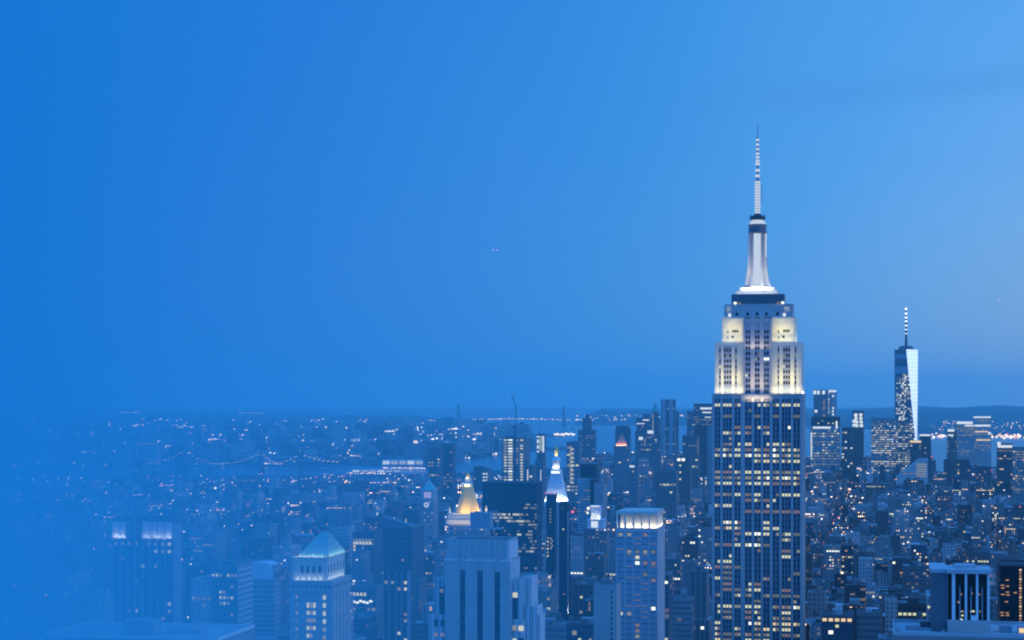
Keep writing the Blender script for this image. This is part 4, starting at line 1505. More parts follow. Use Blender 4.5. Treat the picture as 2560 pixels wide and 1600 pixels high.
mb = MB()
mb.a = (.6, 0, 4)
s.d = 30
zr = s.z(1592)
mb.box(0, s.w, 0, s.d, 40, zr, 0, cell=(3.5, 3.6))
mb.build('wall', M['punched'], o)
mb = MB()
mb.box(.5, s.w - .5, .5, s.d - .5, zr, zr + .1)
mb.build('roof', M['rooflight'], o)
mb = MB()
parapet(mb, 0, s.w, 0, s.d, zr, .9, .4)
mb.build('parapet', M['white'], o)
mb = MB()
xa, xb = s.x(307, 9), s.x(384, 9)
mb.box(xa, xb, 9, 15, zr + .11, zr + 3.4)
mb.box(xa - .2, xb + .2, 8.8, 15.2, zr + 3.4, zr + 3.7)
mb.build('plant_box', M['zinc'], o)
mb = MB()
mb.box(s.x(420, 14), s.x(500, 14), 14, 17, zr + .11, zr + 1.3)
for i in range(4):
    mb.bar((s.x(430 + 20 * i, 12), 12, zr + .1), (s.x(430 + 20 * i, 12), 12, zr + 1.6), .1)
mb.build('duct', M['steel'], o)
s = tower('stepped_stone_block', 'white stepped stone block with tall slots, above the near flat roof', 'building', 169, 262, 1497, 640, xs=282, mat='strip', tone=1.0, cell=(1.8, 3.4), keep=1560)
roofbox(s, .75, 1.0, .1, .6, 3.0, tone=1.0)
roofbox(s, .1, .5, .3, .9, 1.6, tone=1.0)
# ------------------------------------------------------------------ lit lantern-topped building near the middle
s = Site(1466, 1510, 2000, d=16, keep=1322, top=1263)
o = s.root('lantern_topped_building', 'small building crowned by a bright white lantern pavilion', 'building')
LAND.append(('bright white lantern pavilion', 1488, 1290))
X, Z = s.x, s.z
mb = MB()
mb.a = (.5, .2, 2)
mb.box(-3, s.w + 3, 0, s.d, 0, Z(1322))
mb.build('wall', M['punched'], o)
mb = MB()
mb.box(.5, s.w - .5, 1, s.d - 1, Z(1322), Z(1300))
mb.box(-.5, s.w + .5, 0, s.d, Z(1301), Z(1299))
mb.build('pavilion', M['white'], o)
mb = MB()
mb.box(X(1476), X(1500), 3, s.d - 3, Z(1299), Z(1268))
mb.box(X(1473), X(1500), 2.6, s.d - 2.6, Z(1268), Z(1264))
mb.build('lantern', M['white'], o)
windows(o, [((X(1486), .85, Z(1311)), (7, 6.5), 'W', 'f'), ((X(1485), 2.9, Z(1290)), (5.5, 5.5), 'W', 'f'), ((X(1471), -.2, Z(1271)), (2.8, 2.8), 'B', 'f'), ((X(1469), -.2, Z(1282)), (2.2, 2.2), 'B', 'f'), ((X(1487), 2.4, Z(1266)), (9, 1.5), 'W', 'f')])
flood(o, X(1488), .2, Z(1298), 12, 900, .4)

# ------------------------------------------------------------------ penthouse with white columns on the near roof, bottom right
s = Site(2232, 2620, 560, d=40, keep=1700, top=1545)
o = s.root('flat_roofed_building', 'near flat roof with parapet carrying the columned penthouse, bottom right', 'building')
X, Z = s.x, s.z
zr = Z(1588)
mb = MB()
mb.a = (.7, .12, 9)
mb.box(0, s.w, 0, 33, 60, zr, cell=(3.4, 3.6))
mb.build('wall', M['punched'], o)
mb = MB()
mb.box(.4, s.w - .4, .4, 32.6, zr, zr + .1)
mb.build('roof', M['rooflight'], o)
mb = MB()
parapet(mb, 0, s.w, 0, 33, zr, 1.0, .4)
mb.build('parapet', M['rooflight'], o)
for (pa, pb, y0, y1, h_, nm, mt) in ((2265, 2300, 12, 16, 1.2, 'plant_box', 'zinc'), (2300, 2340, 20, 24, 1.6, 'plant_box', 'lead'), (2498, 2530, 12, 15, 1.8, 'plant_box', 'zinc'), (2545, 2590, 10, 14, 2.2, 'plant_box', 'steel'), (2354, 2362, 6, 7, .7, 'vent', 'steel'), (2240, 2252, 5, 7, 1.1, 'vent', 'steel')):
    mb = MB()
    xa = X(pa, y0)
    mb.box(xa, X(pb, y0), y0, y1, zr + .11, zr + .11 + h_)
    mb.box(xa - .1, X(pb, y0) + .1, y0 - .1, y1 + .1, zr + .11 + h_, zr + .25 + h_)
    mb.build(nm, M[mt], o)
wins = [((X(2555, 9.8), 9.8, zr + 1.0), (1.6, 1.3), 'y', 'f')]
windows(o, wins)
# columned penthouse
y0 = 9.0
pl, pr = X(2369, y0), X(2476, y0)
zp0, zp1 = zr + .11, Z(1557, 0, y0)
zb, ztp = Z(1547, 0, y0), Z(1431, 0, y0)
mb = MB()
mb.box(pl, pr, y0, y0 + 14, zp0, zp1)
mb.box(pl - .1, pr + .1, y0 - .1, y0 + 14.1, zp1 + .01, zb)
mb.build('penthouse_plinth', M['lime'], o)
mb = MB()
mb.box(pl + .5, pr - .5, y0 + 1.0, y0 + 13, zb, ztp, 0)
mb.build('penthouse_wall', M['darkglass'], o)
# the solid wing running back to the left
wl = X(2327, y0 + 13)
mb = MB()
mb.box(pl - 4.6, pl + .2, y0 + 1.5, y0 + 22, zp0, ztp - .05)
mb.build('penthouse_wing', M['lead'], o)
for q in (2384, 2415, 2443, 2471):
    mb = MB()
    xa = X(q, y0)
    r_ = .46 if q < 2400 else .33
    mb.box(xa - r_, xa + r_, y0 + .1, y0 + .8, zb, ztp)
    mb.build('column', M['white'], o)
for q in (2400, 2428, 2456):
    mb = MB()
    xa = X(q, y0)
    mb.box(xa - .13, xa + .13, y0 + .6, y0 + .85, zb, Z(1465, 0, y0))
    mb.build('mullion', M['steel'], o)
mb = MB()
mb.box(pl - .2, pr + .25, y0 - .5, y0 + 14.5, ztp, Z(1421, 0, y0))
mb.box(pl - 5.0, pl - .21, y0 + 1.2, y0 + 22.4, ztp, Z(1421, 0, y0) - .02)
mb.box(pl + 2, pl + 8, y0 + 5, y0 + 11, Z(1421, 0, y0), Z(1421, 0, y0) + .9)
mb.build('penthouse_roof', M['rooflight'], o)
mb = MB()
mb.box(X(2427, y0), X(2441, y0), y0 - .05, y0 + 1, zb, Z(1535, 0, y0))
mb.build('cabinet', M['white'], o)
windows(o, [((X(q, y0 + .95), y0 + .93, Z(r, 0, y0)), (a, .45), k_, 'f') for q, r, a, k_ in ((2397, 1503, .7, 'o'), (2405, 1526, .9, 'o'), (2406, 1536, .6, 'O'), (2431, 1525, 1.2, 'O'), (2448, 1483, .6, 'x'), (2403, 1483, .6, 'x'), (2404, 1546, .6, 'W'), (2430, 1481, .4, 'x'), (2450, 1525, .5, 'x'))])
# ------------------------------------------------------------------ dark tower at the right edge with amber balcony lamps
s = tower('apartment_tower', 'dark apartment tower with a column of amber lights, at the right edge', 'tower', 2500, 2590, 1415, 900, d=22, mat='darkglass', tone=.3, roof='roofdark', cell=(1.9, 3.2), keep=1700, land='amber-lit dark tower')
wins = []
for j in range(18):
    z_ = s.z(1424 + 7.6 * j)
    wins.append(((s.x(2551), -.1, z_), (1.0, .75), 'a' if j % 3 else 'y', 'f'))
for q, r in ((2518, 1450), (2506, 1463), (2519, 1465), (2507, 1470), (2519, 1480), (2507, 1486), (2520, 1487), (2538, 1481), (2516, 1504), (2505, 1531), (2518, 1532), (2506, 1538), (2519, 1538)):
    wins.append(((s.x(q), -.1, s.z(r)), (1.5, .6), 'a', 'f'))
windows(s.o, wins)

# ================================================================== the downtown cluster and other far towers
def far_tower(label, xl, xr, yt, Y, mat='punched', tone=.4, n=20, p=.25, keys='oOOd', fl=None, xs=None, d=34, keep=None, land=None, cat='tower', name='office_tower',
              bay=6.0, group=None, size=None, full=.12, first=1, roof='roofdark'):
    fl = fl or 7.0
    s = tower(name, label, cat, xl, xr, yt, Y, xs=xs, d=d, mat=mat, roof=roof, tone=tone, cell=(bay, fl), keep=keep, land=land, group=group)
    if n:
        rows = [''] * first + scatter_rows(n, s.cols, p, keys, full=full)
        windows(s.o, lit_rows(s, rows, size=size or (s.cell[0] * .7, fl * .5)))
    return s


def bars(s, lst, key='bar', name='light_band'):
    for pa, pb, q, h_ in lst:
        mb = MB()
        mb.box(s.x(pa), s.x(pb), -.25, -.06, s.z(q) - h_ / 2, s.z(q) + h_ / 2, bottom=True)
        mb.build(name, G[key], s.o)


DT = 'downtown towers far behind the floodlit skyscraper'
# right of the floodlit skyscraper
s = far_tower('lit office block with white-edged corner, foot of the bright-topped tower', 2026, 2099, 1066, 5600, tone=.8, n=13, p=.75, keys='ddoOd', land='white-edged lit office block', bay=8, fl=8, keep=1150, group=DT)
bars(s, [(2032, 2077, 1069, 6), (2089, 2094, 1062, 22), (2027, 2030, 1112, 70)])
s = far_tower('dark tower with blazing white top storeys and red light strip', 2034, 2070, 975, 5800, tone=.6, n=0, mat='solid', keep=1066, land='bright-topped tower', group=DT)
windows(s.o, [((s.x(q), -.1, s.z(981)), (8, 11), 'W', 'f') for q in (2037, 2046, 2059)] + [((s.x(2060), -.1, s.z(r)), (5, 14), 'x', 'f') for r in (1005, 1020, 1040)] + [((s.x(2040), -.1, s.z(1028)), (8, 8), 'W', 'f')])
s = far_tower('mauve slab with white roof line joined to the bright-topped tower', 2069, 2092, 976, 5830, tone=1.0, n=0, mat='solid', keep=1043, group=DT)
bars(s, [(2069, 2091, 978, 6)])
windows(s.o, [((s.x(q), -.1, s.z(r)), (5, 6), k_, 'f') for q, r, k_ in ((2070, 984, 'W'), (2083, 990, 'W'), (2070, 998, 'B'), (2070, 1006, 'W'), (2070, 1015, 'O'), (2070, 1023, 'W'), (2071, 1031, 'O'), (2083, 1020, 'W'), (2082, 1028, 'W'), (2083, 1036, 'W'))])
s = far_tower('dark blue broad base under the bright-topped tower', 2028, 2100, 1043, 5700, tone=.1, n=2, p=.1, keep=1066, group=DT)
s = far_tower('slim tower with a cage of white-lit panels at its head', 2131, 2159, 1028, 5900, tone=.25, n=0, mat='solid', keep=1120, land='caged-light tower', group=DT)
windows(s.o, [((s.x(q), -.1, s.z(r)), (9, 9), 'W', 'f') for q, r in ((2140, 1037), (2152, 1037), (2140, 1046), (2152, 1046), (2135, 1053), (2142, 1055), (2153, 1055), (2135, 1063), (2142, 1064), (2153, 1064), (2139, 1038), (2154, 1064))])
s = far_tower('low dark tower with sparse white lights between two brighter towers', 2104, 2132, 1070, 5750, tone=.35, n=12, p=.25, keys='OoW', bay=9, fl=9, group=DT)
s = far_tower('broad brightly lit office block before the tapered glass tower', 2178, 2245, 1046, 5500, tone=.7, n=24, p=.72, keys='ooOdyW', bay=6.4, fl=6.2, keep=1149, land='broad bright office block', group=DT, full=.3)
s = far_tower('bright office wing adjoining the foot of the tapered glass tower', 2245, 2280, 1052, 5520, tone=.6, n=22, p=.7, keys='ooOdW', bay=6.4, fl=6.2, keep=1140, group=DT, full=.3)
s = far_tower('small dark tower with a gold-lit rim below the gleaming facet', 2276, 2303, 1104, 5300, tone=.15, n=2, p=.2, keep=1150, group=DT)
bars(s, [(2275, 2303, 1104, 6)], 'y')
s = far_tower('plain dark tower right of the tapered glass tower, flat white-lit roof', 2299, 2328, 1091, 5400, tone=.2, n=6, p=.06, keep=1180, group=DT)
bars(s, [(2299, 2325, 1088, 5)])
s = far_tower('low tower with pale light band, left of the rose-faced tower', 2368, 2392, 1077, 5700, tone=.35, n=8, p=.2, keep=1120, group=DT)
bars(s, [(2369, 2386, 1076, 7), (2370, 2384, 1088, 4)])
s = far_tower('rose-faced banded block with a white-lit roof line, left of its taller twin', 2391, 2436, 1057, 6100, tone=.9, mat='ribbon', n=0, keep=1160, land='rose-faced banded tower', group=DT)
bars(s, [(2392, 2432, 1057, 8), (2412, 2434, 1064, 5)])
windows(s.o, lit_rows(s, [''] + scatter_rows(14, s.cols, .35, 'dddo', full=.2), size=(s.cell[0] * .9, 3.2)))
s = far_tower('taller rose-faced banded block with stacked light bands at its top', 2436, 2478, 1043, 6120, tone=1.0, mat='ribbon', n=0, keep=1160, group=DT)
bars(s, [(2434, 2477, 1043, 5), (2436, 2476, 1064, 6), (2470, 2477, 1083, 8)])
bars(s, [(2437, 2470, 1079, 4), (2440, 2476, 1100, 4)], 'y')
windows(s.o, lit_rows(s, [''] + scatter_rows(14, s.cols, .3, 'dddo', full=.2), size=(s.cell[0] * .9, 3.2)))
s = far_tower('dark tower with a stepped white-lit roof near the right edge', 2493, 2532, 1110, 5200, tone=.15, n=16, p=.18, keys='xoy', keep=1240, bay=6, group=DT, land='stepped white-lit roof tower')
bars(s, [(2494, 2531, 1116, 7), (2493, 2502, 1109, 9)])
s = far_tower('warm-lit tower cut by the right edge of the view', 2532, 2600, 1119, 5100, tone=.6, n=24, p=.55, keys='yoxd', bay=6, keep=1260, group=DT)
s = far_tower('tall dark tower with sparse warm lights below the rose-faced tower', 2440, 2478, 1168, 4600, tone=.2, n=12, p=.14, keys='xo', group=DT)
s = far_tower('dark broad block under the rose-faced tower', 2360, 2425, 1150, 4700, tone=.25, n=10, p=.1, keys='xoy', group=DT)
s = Site(2240, 2320, 5000, d=40, keep=1195, top=1146)
o = s.root('gabled_building', 'pale building with one sloping gable edge below the tapered glass tower', 'building', DT)
mb = MB()
mb.a = (1.0, .1, 3)
mb.box(0, s.w, 0, s.d, 0, s.z(1192), cell=(7, 5))
mb.loft([[(0, 0, s.z(1192)), (s.w, 0, s.z(1192)), (s.w, 0, s.z(1146)), (s.w * .72, 0, s.z(1146))], [(0, 30, s.z(1192)), (s.w, 30, s.z(1192)), (s.w, 30, s.z(1146)), (s.w * .72, 30, s.z(1146))]], 0)
mb.build('wall', M['solid'], o)
windows(o, [((s.x(2304), -.1, s.z(1160 + 6 * j)), (26, 3), 'o', 'f') for j in range(6)] + [((s.x(2262 + 14 * i), -.1, s.z(1184)), (10, 3), 'x', 'f') for i in range(4)])
# left of the floodlit skyscraper
s = far_tower('rippled silver tower with twin rounded faces, tallest of the hazy cluster', 1652, 1687, 999, 6200, tone=.9, mat='curtain', n=22, p=.10, keys='xdo', bay=6, fl=8, keep=1110, land='rippled silver tower', group=DT)
mb = MB()
for q in (1659, 1677):
    mb.lathe(s.x(q), 6, [(9, 20), (9, s.h - 2), (7, s.h + 1)], 14)
mb.build('rounded_bay', M['zinc'], s.o)
s = far_tower('shorter blank annex behind the rippled silver tower', 1686, 1694, 1030, 6300, tone=.2, n=0, mat='solid', group=DT)
s = Site(1625, 1649, 6350, d=26, keep=1090, top=1005)
o = s.root('gothic_tower', 'dark old tower with a pointed crown, left of the rippled silver tower', 'tower', DT)
LAND.append(('dark pointed crown', 1637, 1030))
mb = MB()
mb.a = (.35, .08, 7)
mb.box(0, s.w, 0, s.d, 0, s.z(1046), cell=(5, 6))
mb.box(s.w * .15, s.w * .85, s.d * .15, s.d * .85, s.z(1046), s.z(1030), cell=(5, 6))
mb.build('wall', M['punched'], o)
mb = MB()
mb.rect_loft([(s.w * .2, s.w * .8, s.d * .2, s.d * .8, s.z(1030)), (s.w * .35, s.w * .65, s.d * .35, s.d * .65, s.z(1012)), (s.w * .47, s.w * .53, s.d * .47, s.d * .53, s.z(1004))])
mb.build('pointed_crown', M['copper'], o)
windows(o, [((s.x(1632.5), -.1, s.z(r)), (3.5, 16), 'o', 'f') for r in (1040, 1055, 1068)])
s = far_tower('banded tower with pale light lines, left of the dark pointed crown', 1591, 1624, 1046, 6000, tone=.3, n=9, p=.16, keys='ox', keep=1090, group=DT)
bars(s, [(1607, 1623, 1050, 4), (1592, 1612, 1059, 3)])
s = far_tower('small stepped block topped by a tiny pale pavilion', 1607, 1622, 1036, 6050, tone=.5, n=1, p=.6, group=DT)
s = far_tower('block with one blazing white window patch in the hazy cluster', 1588, 1650, 1078, 5600, tone=.35, n=7, p=.22, keys='oOx', bay=8, group=DT)
windows(s.o, [((s.x(1626), -.1, s.z(1080)), (17, 9), 'W', 'f'), ((s.x(1602), -.1, s.z(1096)), (12, 9), 'W', 'f')])
s = Site(1538, 1574, 6100, d=30, keep=1100, top=1064)
o = s.root('civic_tower', 'dark blue block with a stepped tower top, behind the orange pyramid', 'tower', DT)
mb = MB()
mb.a = (.3, .04, 7)
mb.box(0, s.w, 0, s.d, 0, s.z(1070), cell=(6, 6))
mb.box(s.w * .05, s.w * .9, 3, s.d - 3, s.z(1070), s.z(1065), cell=(6, 6))
mb.build('wall', M['punched'], o)
s = Site(1534, 1574, 4900, d=26, keep=1230, top=1083)
o = s.root('pyramid_topped_tower', 'broad tower with a small glowing orange pyramid at its top', 'tower')
LAND.append(('orange pyramid top', 1553, 1100))
mb = MB()
mb.a = (.55, .06, 7)
mb.box(0, s.w, 0, s.d, 0, s.z(1113), cell=(5.5, 6))
mb.build('wall', M['punched'], o)
mb = MB()
xa, xb = s.x(1539), s.x(1567)
mb.rect_loft([(xa, xb, 1, 24, s.z(1113)), ((xa + xb) / 2 - .6, (xa + xb) / 2 + .6, 12, 13, s.z(1084))])
mb.build('pyramid_roof', M['terra'], o)
flood(o, (xa + xb) / 2, -1.2, s.z(1114) + .5, 26, 5200, .9, col=(1, .62, .38))
windows(o, [((s.x(1549), -.1, s.z(1156)), (7, 3), 'O', 'f'), ((s.x(1568), -.1, s.z(1120)), (4, 4), 'd', 'f'), ((s.x(1570), -.1, s.z(1150)), (5, 5), 'o', 'f')])
s = far_tower('dark domed-shoulder tower left of the orange pyramid, far off', 1445, 1487, 1076, 6300, tone=.3, n=8, p=.12, keys='od', keep=1110, group=DT, land='stepped dark tower by the bay')
roofbox(s, .25, .75, .2, .8, 40, tone=.3, name='upper_tier')
roofbox(s, .4, .6, .3, .7, 52, tone=.3, name='top_tier')
s = far_tower('broad tower with a bright top band and lit rows, left behind the floodlit skyscraper', 1734, 1790, 1010, 5700, tone=.35, n=10, p=.4, keys='ddo', bay=7, keep=1070, land='bright-banded broad tower', group=DT)
bars(s, [(1751, 1779, 1021, 6), (1756, 1778, 1031, 4), (1762, 1777, 1043, 3)])
s = far_tower('slim pale annex left of the broad tower with the bright top band', 1717, 1735, 1029, 5750, tone=.6, n=10, p=.18, keys='dog', keep=1080, group=DT)
s = far_tower('plain dark slab before the broad bright-banded tower', 1736, 1769, 1064, 4700, tone=.12, n=4, p=.08, keep=1175, group=DT)
s = far_tower('hazy tower with one bright edge line left of the plain dark slab', 1706, 1745, 1090, 4300, tone=.4, n=9, p=.05, bay=7, keep=1175, group=DT)
bars(s, [(1742.5, 1745, 1115, 30), (1720, 1744, 1114, 2), (1738, 1744, 1168, 4)], 'd')
s = far_tower('pale slab partly hidden by the left edge of the floodlit skyscraper', 1768, 1792, 1066, 4500, tone=.7, n=3, p=.05, mat='solid', group=DT)
s = far_tower('twin-lit dark block with two blazing windows', 1690, 1725, 1142, 4000, tone=.3, n=6, p=.08, group=None)
windows(s.o, [((s.x(1697), -.1, s.z(1149)), (6.5, 5.5), 'B', 'f'), ((s.x(1708), -.1, s.z(1149)), (6.5, 5.5), 'B', 'f')])
s = far_tower('pair of hazy flat-topped slabs, right part', 1640, 1690, 1178, 3600, tone=.45, n=5, p=.08)
s = far_tower('hazy slab with a bright white top corner', 1571, 1594, 1164, 3500, tone=.55, n=4, p=.08)
windows(s.o, [((s.x(1580), -.1, s.z(1166)), (9, 3.5), 'W', 'f')])
s = far_tower('dark tower with blank upper half above pale striped floors', 1450, 1489, 1160, 2700, mat='darkglass', tone=.8, n=0, keep=1260, land='dark tower above striped floors')
s2 = far_tower('pale striped block in front of the dark blank tower', 1443, 1476, 1200, 2600, mat='ribbon', tone=1.0, n=10, p=.2, keys='ddo', fl=3.9, bay=4, keep=1290)
s = far_tower('dark narrow tower edge with a red lamp right of the striped block', 1476, 1485, 1199, 2580, mat='darkglass', tone=.3, n=0, keep=1280)
s = far_tower('slate-coloured tower right of the narrow dark edge', 1485, 1508, 1213, 2560, tone=.75, mat='solid', n=0, keep=1262)
s = far_tower('mid-rise with a ladder of bright windows, right of the pale pyramid roof', 1416, 1448, 1106, 3900, tone=.5, n=17, p=.1, keys='oO', bay=8, keep=1215, land='ladder-lit tower')
windows(s.o, [((s.x(1427 + 3 * (j % 2)), -.1, s.z(1118 + 5.2 * j)), (7, 2.6), 'oO'[j % 2], 'f') for j in range(18)], name='ladder_window')
s = far_tower('dark apartment tower with dotted lights left of the golden pyramid', 1070, 1100, 1120, 4300, tone=.3, n=12, p=.12, keys='oOx', bay=7, keep=1240, land='dark twin apartment towers')
s = far_tower('darker apartment tower with two dotted light columns', 1100, 1131, 1111, 4350, tone=.2, n=14, p=.22, keys='oxd', bay=7, keep=1240)
s = far_tower('short dark tower in front of the river, right of the gilded spire', 1183, 1206, 1168, 4200, tone=.3, n=4, p=.1, keep=1215)
s = far_tower('thin tower with bright top corner before the river', 1206, 1220, 1172, 4150, tone=.45, n=4, p=.5, keys='OW', bay=6, keep=1215)
s = far_tower('block with a vertical white light line right of the crane tower', 1313, 1332, 1165, 3300, tone=.35, n=4, p=.08, keep=1206)
bars(s, [(1318, 1320.5, 1190, 22)])
s = far_tower('block with a vertical violet light line near the black slab', 1338, 1358, 1150, 3500, tone=.45, n=4, p=.05, keep=1206)
bars(s, [(1351, 1353, 1190, 22)])
# faded mid-distance slabs at left
for a, b_, yt, Y, tn, lab in ((372, 405, 1182, 4800, .4, 'tall faded slab nearest below the left bridge tower'), (590, 640, 1190, 4600, .45, 'wide faded slab below the right bridge tower'),
                              (672, 690, 1196, 4300, .9, 'narrow pale faded slab right of the bridge cables'), (745, 770, 1204, 4500, .3, 'dark faded tower below the far bridge'),
                              (335, 352, 1150, 5000, .3, 'slim faded tower just left of the bridge'), (705, 737, 1300, 2900, .75, 'flat pale faded slab left of the green pyramid roof'),
                              (345, 392, 1106, 6800, .9, 'pale distant block with white roof line before the bridges'), (500, 540, 1108, 7400, .6, 'pale faded blocks above the bridge span'),
                              (476, 506, 1330, 2000, .9, 'pale panelled block right of the lit crown panels'), (506, 536, 1336, 1980, .8, 'second pale panelled block beside the grid tower'),
                              (478, 530, 1452, 1200, .95, 'low striped white slab left of the grid tower'), (880, 935, 1334, 2100, .3, 'dark block with an L-shaped row of lit windows'),
                              (868, 940, 1470, 1400, .6, 'low block with a brightly lit roof edge right of the green roof tower')):
    s = far_tower(lab, a, b_, yt, Y, tone=tn, n=10, p=.10, keys='od', fl=4.2 if Y < 3000 else 7, bay=3.6 if Y < 3000 else 7, keep=yt + 24)
    if 'L-shaped' in lab:
        windows(s.o, [((s.x(893 + 8 * i), -.12, s.z(1357)), (2.7, 3.4), 'O', 'f') for i in range(5)] + [((s.x(886), -.12, s.z(1357 + 9 * i)), (2.5, 3), 'O', 'f') for i in range(4)] + [((s.x(900 + 9 * i), -.12, s.z(1383)), (2.5, 2.8), 'o', 'f') for i in range(2)])
    if 'roof edge' in lab:
        windows(s.o, [((s.x(876 + 9 * i), -.12, s.z(1485)), (1.8, 2.2), 'O', 'f') for i in range(5)] + [((s.x(876 + 8.5 * i), -.12, s.z(1502 + (i % 3) * 2)), (2.2, 1.6), 'B', 'f') for i in range(7)])
    if 'white roof line' in lab:
        bars(s, [(347, 392, 1109, 8)], 'd')

# ================================================================== bridges
def suspension_bridge(label, pts, Y, deck_y, spans, lamp_px, two=0.0, lamp_r=2.2, leg=6.0, key='lamp', deck=None):
    """pts: tower columns and heads in picture pixels, spans: (px a, row a, px low, row low, px b, row b) of each cable run"""
    o = bpy.data.objects.new('suspension_bridge', None)
    sc.collection.objects.link(o)
    o.location = ((pts[0][0] - CX) / F * Y, Y, 0)
    tag(o, label, 'bridge')
    XX = lambda px: (px - CX) / F * Y - o.location[0]
    ZZ = lambda py: EYE + (HY - py) * Y / F
    zd = ZZ(deck_y)
    for px, py in pts:
        mb = MB()
        for k in (0, 1):
            yy = k * two
            mb.rect_loft([(XX(px) - leg, XX(px) + leg, yy - leg * .7, yy + leg * .7, 0), (XX(px) - leg * .6, XX(px) + leg * .6, yy - leg * .5, yy + leg * .5, ZZ(py))])
        for zz in (zd + 4, ZZ(py) - 6):
            mb.box(XX(px) - leg * .5, XX(px) + leg * .5, 0, two, zz, zz + 5, bottom=True)
        mb.build('bridge_tower', M['lead'], o)
    a, b_ = deck or (min(s_[0] for s_ in spans), max(s_[4] for s_ in spans))
    mb = MB()
    mb.box(XX(a), XX(b_), 0, two, zd - 5, zd, bottom=True)
    mb.build('deck', M['lead'], o)
    lamps = []
    for k in (0, 1):
        mb = MB()
        for xa, ya, xl_, yl, xb_, yb in spans:
            prev = None
            n_ = max(8, int(abs(xb_ - xa) / lamp_px))
            for i in range(n_ + 1):
                f = i / n_
                px = xa + (xb_ - xa) * f
                if px <= xl_:
                    q = (xl_ - px) / max(1e-6, xl_ - xa)
                    py = yl + (ya - yl) * q * q
                else:
                    q = (px - xl_) / max(1e-6, xb_ - xl_)
                    py = yl + (yb - yl) * q * q
                p = (XX(px), k * two, ZZ(py))
                if prev:
                    mb.bar(prev, p, .8, 0, 4)
                prev = p
                if lamp_px < 60:
                    lamps.append(p)
        mb.build('cable', M['lead'], o)
    keyd = [p for p in lamps]
    for p in keyd[::max(1, len(keyd) // 90)] if len(keyd) > 100 else keyd:
        q_ = bpy.data.objects.new('lamp', LAMP_MESH(lamp_r, key))
        sc.collection.objects.link(q_)
        q_.parent = o
        q_.location = (p[0], p[1] - 1, p[2])
    return o, XX, ZZ


LM = {}


def LAMP_MESH(r, key):
    if (r, key) not in LM:
        mb = MB()
        mb.ball((0, 0, 0), r, 0)
        LM[(r, key)] = mb.mesh('lamp', [G[key]])
    return LM[(r, key)]


suspension_bridge('nearer suspension bridge with lamp-beaded cables and two towers, faded left', [(459, 1124), (650, 1131)], 6500, 1162,
                  [(366, 1159, 366, 1159, 459, 1125), (459, 1125, 545, 1160, 650, 1132), (650, 1132, 700, 1161, 700, 1161)], 11, two=60, key='street', lamp_r=1.45)
suspension_bridge('farther suspension bridge with lamp-beaded cables meeting at one tall tower', [(749, 1134)], 6900, 1164,
                  [(655, 1164, 655, 1164, 749, 1135), (749, 1135, 842, 1155, 842, 1155)], 11, two=50, key='street', lamp_r=1.7)
o, XX, ZZ = suspension_bridge('very distant suspension bridge with two tall towers spanning the harbour mouth', [(1146, 1011), (1409, 1015)], 17000, 1047,
                              [(1060, 1046, 1060, 1046, 1146, 1012), (1146, 1012, 1282, 1046, 1409, 1016), (1409, 1016, 1500, 1052, 1500, 1052)], 100, two=60, lamp_r=2.6, leg=12, deck=(1060, 1500))
RB = random.Random(4)
for i in range(62):
    px = 1080 + 420 * i / 62 + RB.uniform(-2, 2)
    if abs(px - 1290) < 75 or RB.random() < .62:
        q_ = bpy.data.objects.new('lamp', LAMP_MESH(5.0 if abs(px - 1290) > 75 else 6.5, 'street'))
        sc.collection.objects.link(q_)
        q_.parent = o
        q_.location = (XX(px), -8, ZZ(1046.5 + abs(px - 1290) / 210 * 5 + RB.uniform(-.6, .6)))

# ================================================================== two aircraft
def aircraft(label, px, py, Y, lamps):
    o = bpy.data.objects.new('airplane', None)
    sc.collection.objects.link(o)
    o.location = ((px - CX) / F * Y, Y, EYE + (HY - py) * Y / F)
    tag(o, label, 'airplane')
    mb = MB()
    ring = lambda y, r, z=0: [(r * cos(2 * pi * i / 8), y, z + r * sin(2 * pi * i / 8)) for i in range(8)]
    mb.loft([ring(-4, .15), ring(-3.2, .6), ring(-1, .8, .1), ring(1.5, .6, .1), ring(4.5, .15, .2)][::-1], 0)
    mb.build('fuselage', M['zinc'], o)
    mb = MB()
    mb.box(-6, 6, -1.3, .2, .5, .68, bottom=True)
    mb.build('wing', M['zinc'], o)
    mb = MB()
    mb.box(-2, 2, 3.6, 4.4, .2, .32, bottom=True)
    mb.box(-.08, .08, 3.4, 4.5, .3, 1.9)
    mb.build('tail', M['zinc'], o)
    for x, key, r in lamps:
        mb = MB()
        mb.ball((x, -1.8, .3), r, 0)
        mb.build('landing_lamp', G[key], o)


aircraft('tiny airplane with two landing lamps high in the middle sky', 1238, 625, 4500, ((-4.3, 'street', 1.15), (4.3, 'street', 1.15)))
aircraft('tiny airplane with one bright lamp right of the tapered glass tower', 2497, 752, 4800, ((0, 'street', 1.5), (-3.6, 'red', .8)))

# ================================================================== lit sheds on the far river bank
def pier_shed(label, pa, pb, py, Y, h, band):
    o = bpy.data.objects.new('pier_shed', None)
    sc.collection.objects.link(o)
    o.location = ((pa - CX) / F * Y, Y, 0)
    tag(o, label, 'pier shed')
    L = (pb - pa) / F * Y
    z = max(EYE + (HY - py) * Y / F, 8)
    mb = MB()
    mb.box(0, L, 0, 30, 0, z + h)
    mb.rect_loft([(0, L, 0, 30, z + h), (0, L, 12, 18, z + h + 4)])
    mb.build('shed_wall', M['zinc'], o)
    n_ = max(3, int(L / 26))
    for i in range(n_):
        mb = MB()
        mb.box(L * (i + .08) / n_, L * (i + .92) / n_, -.3, -.05, z + h - band, z + h - .5, bottom=True)
        mb.build('lit_bay', G['shed' if i % 3 else 'bar'], o)


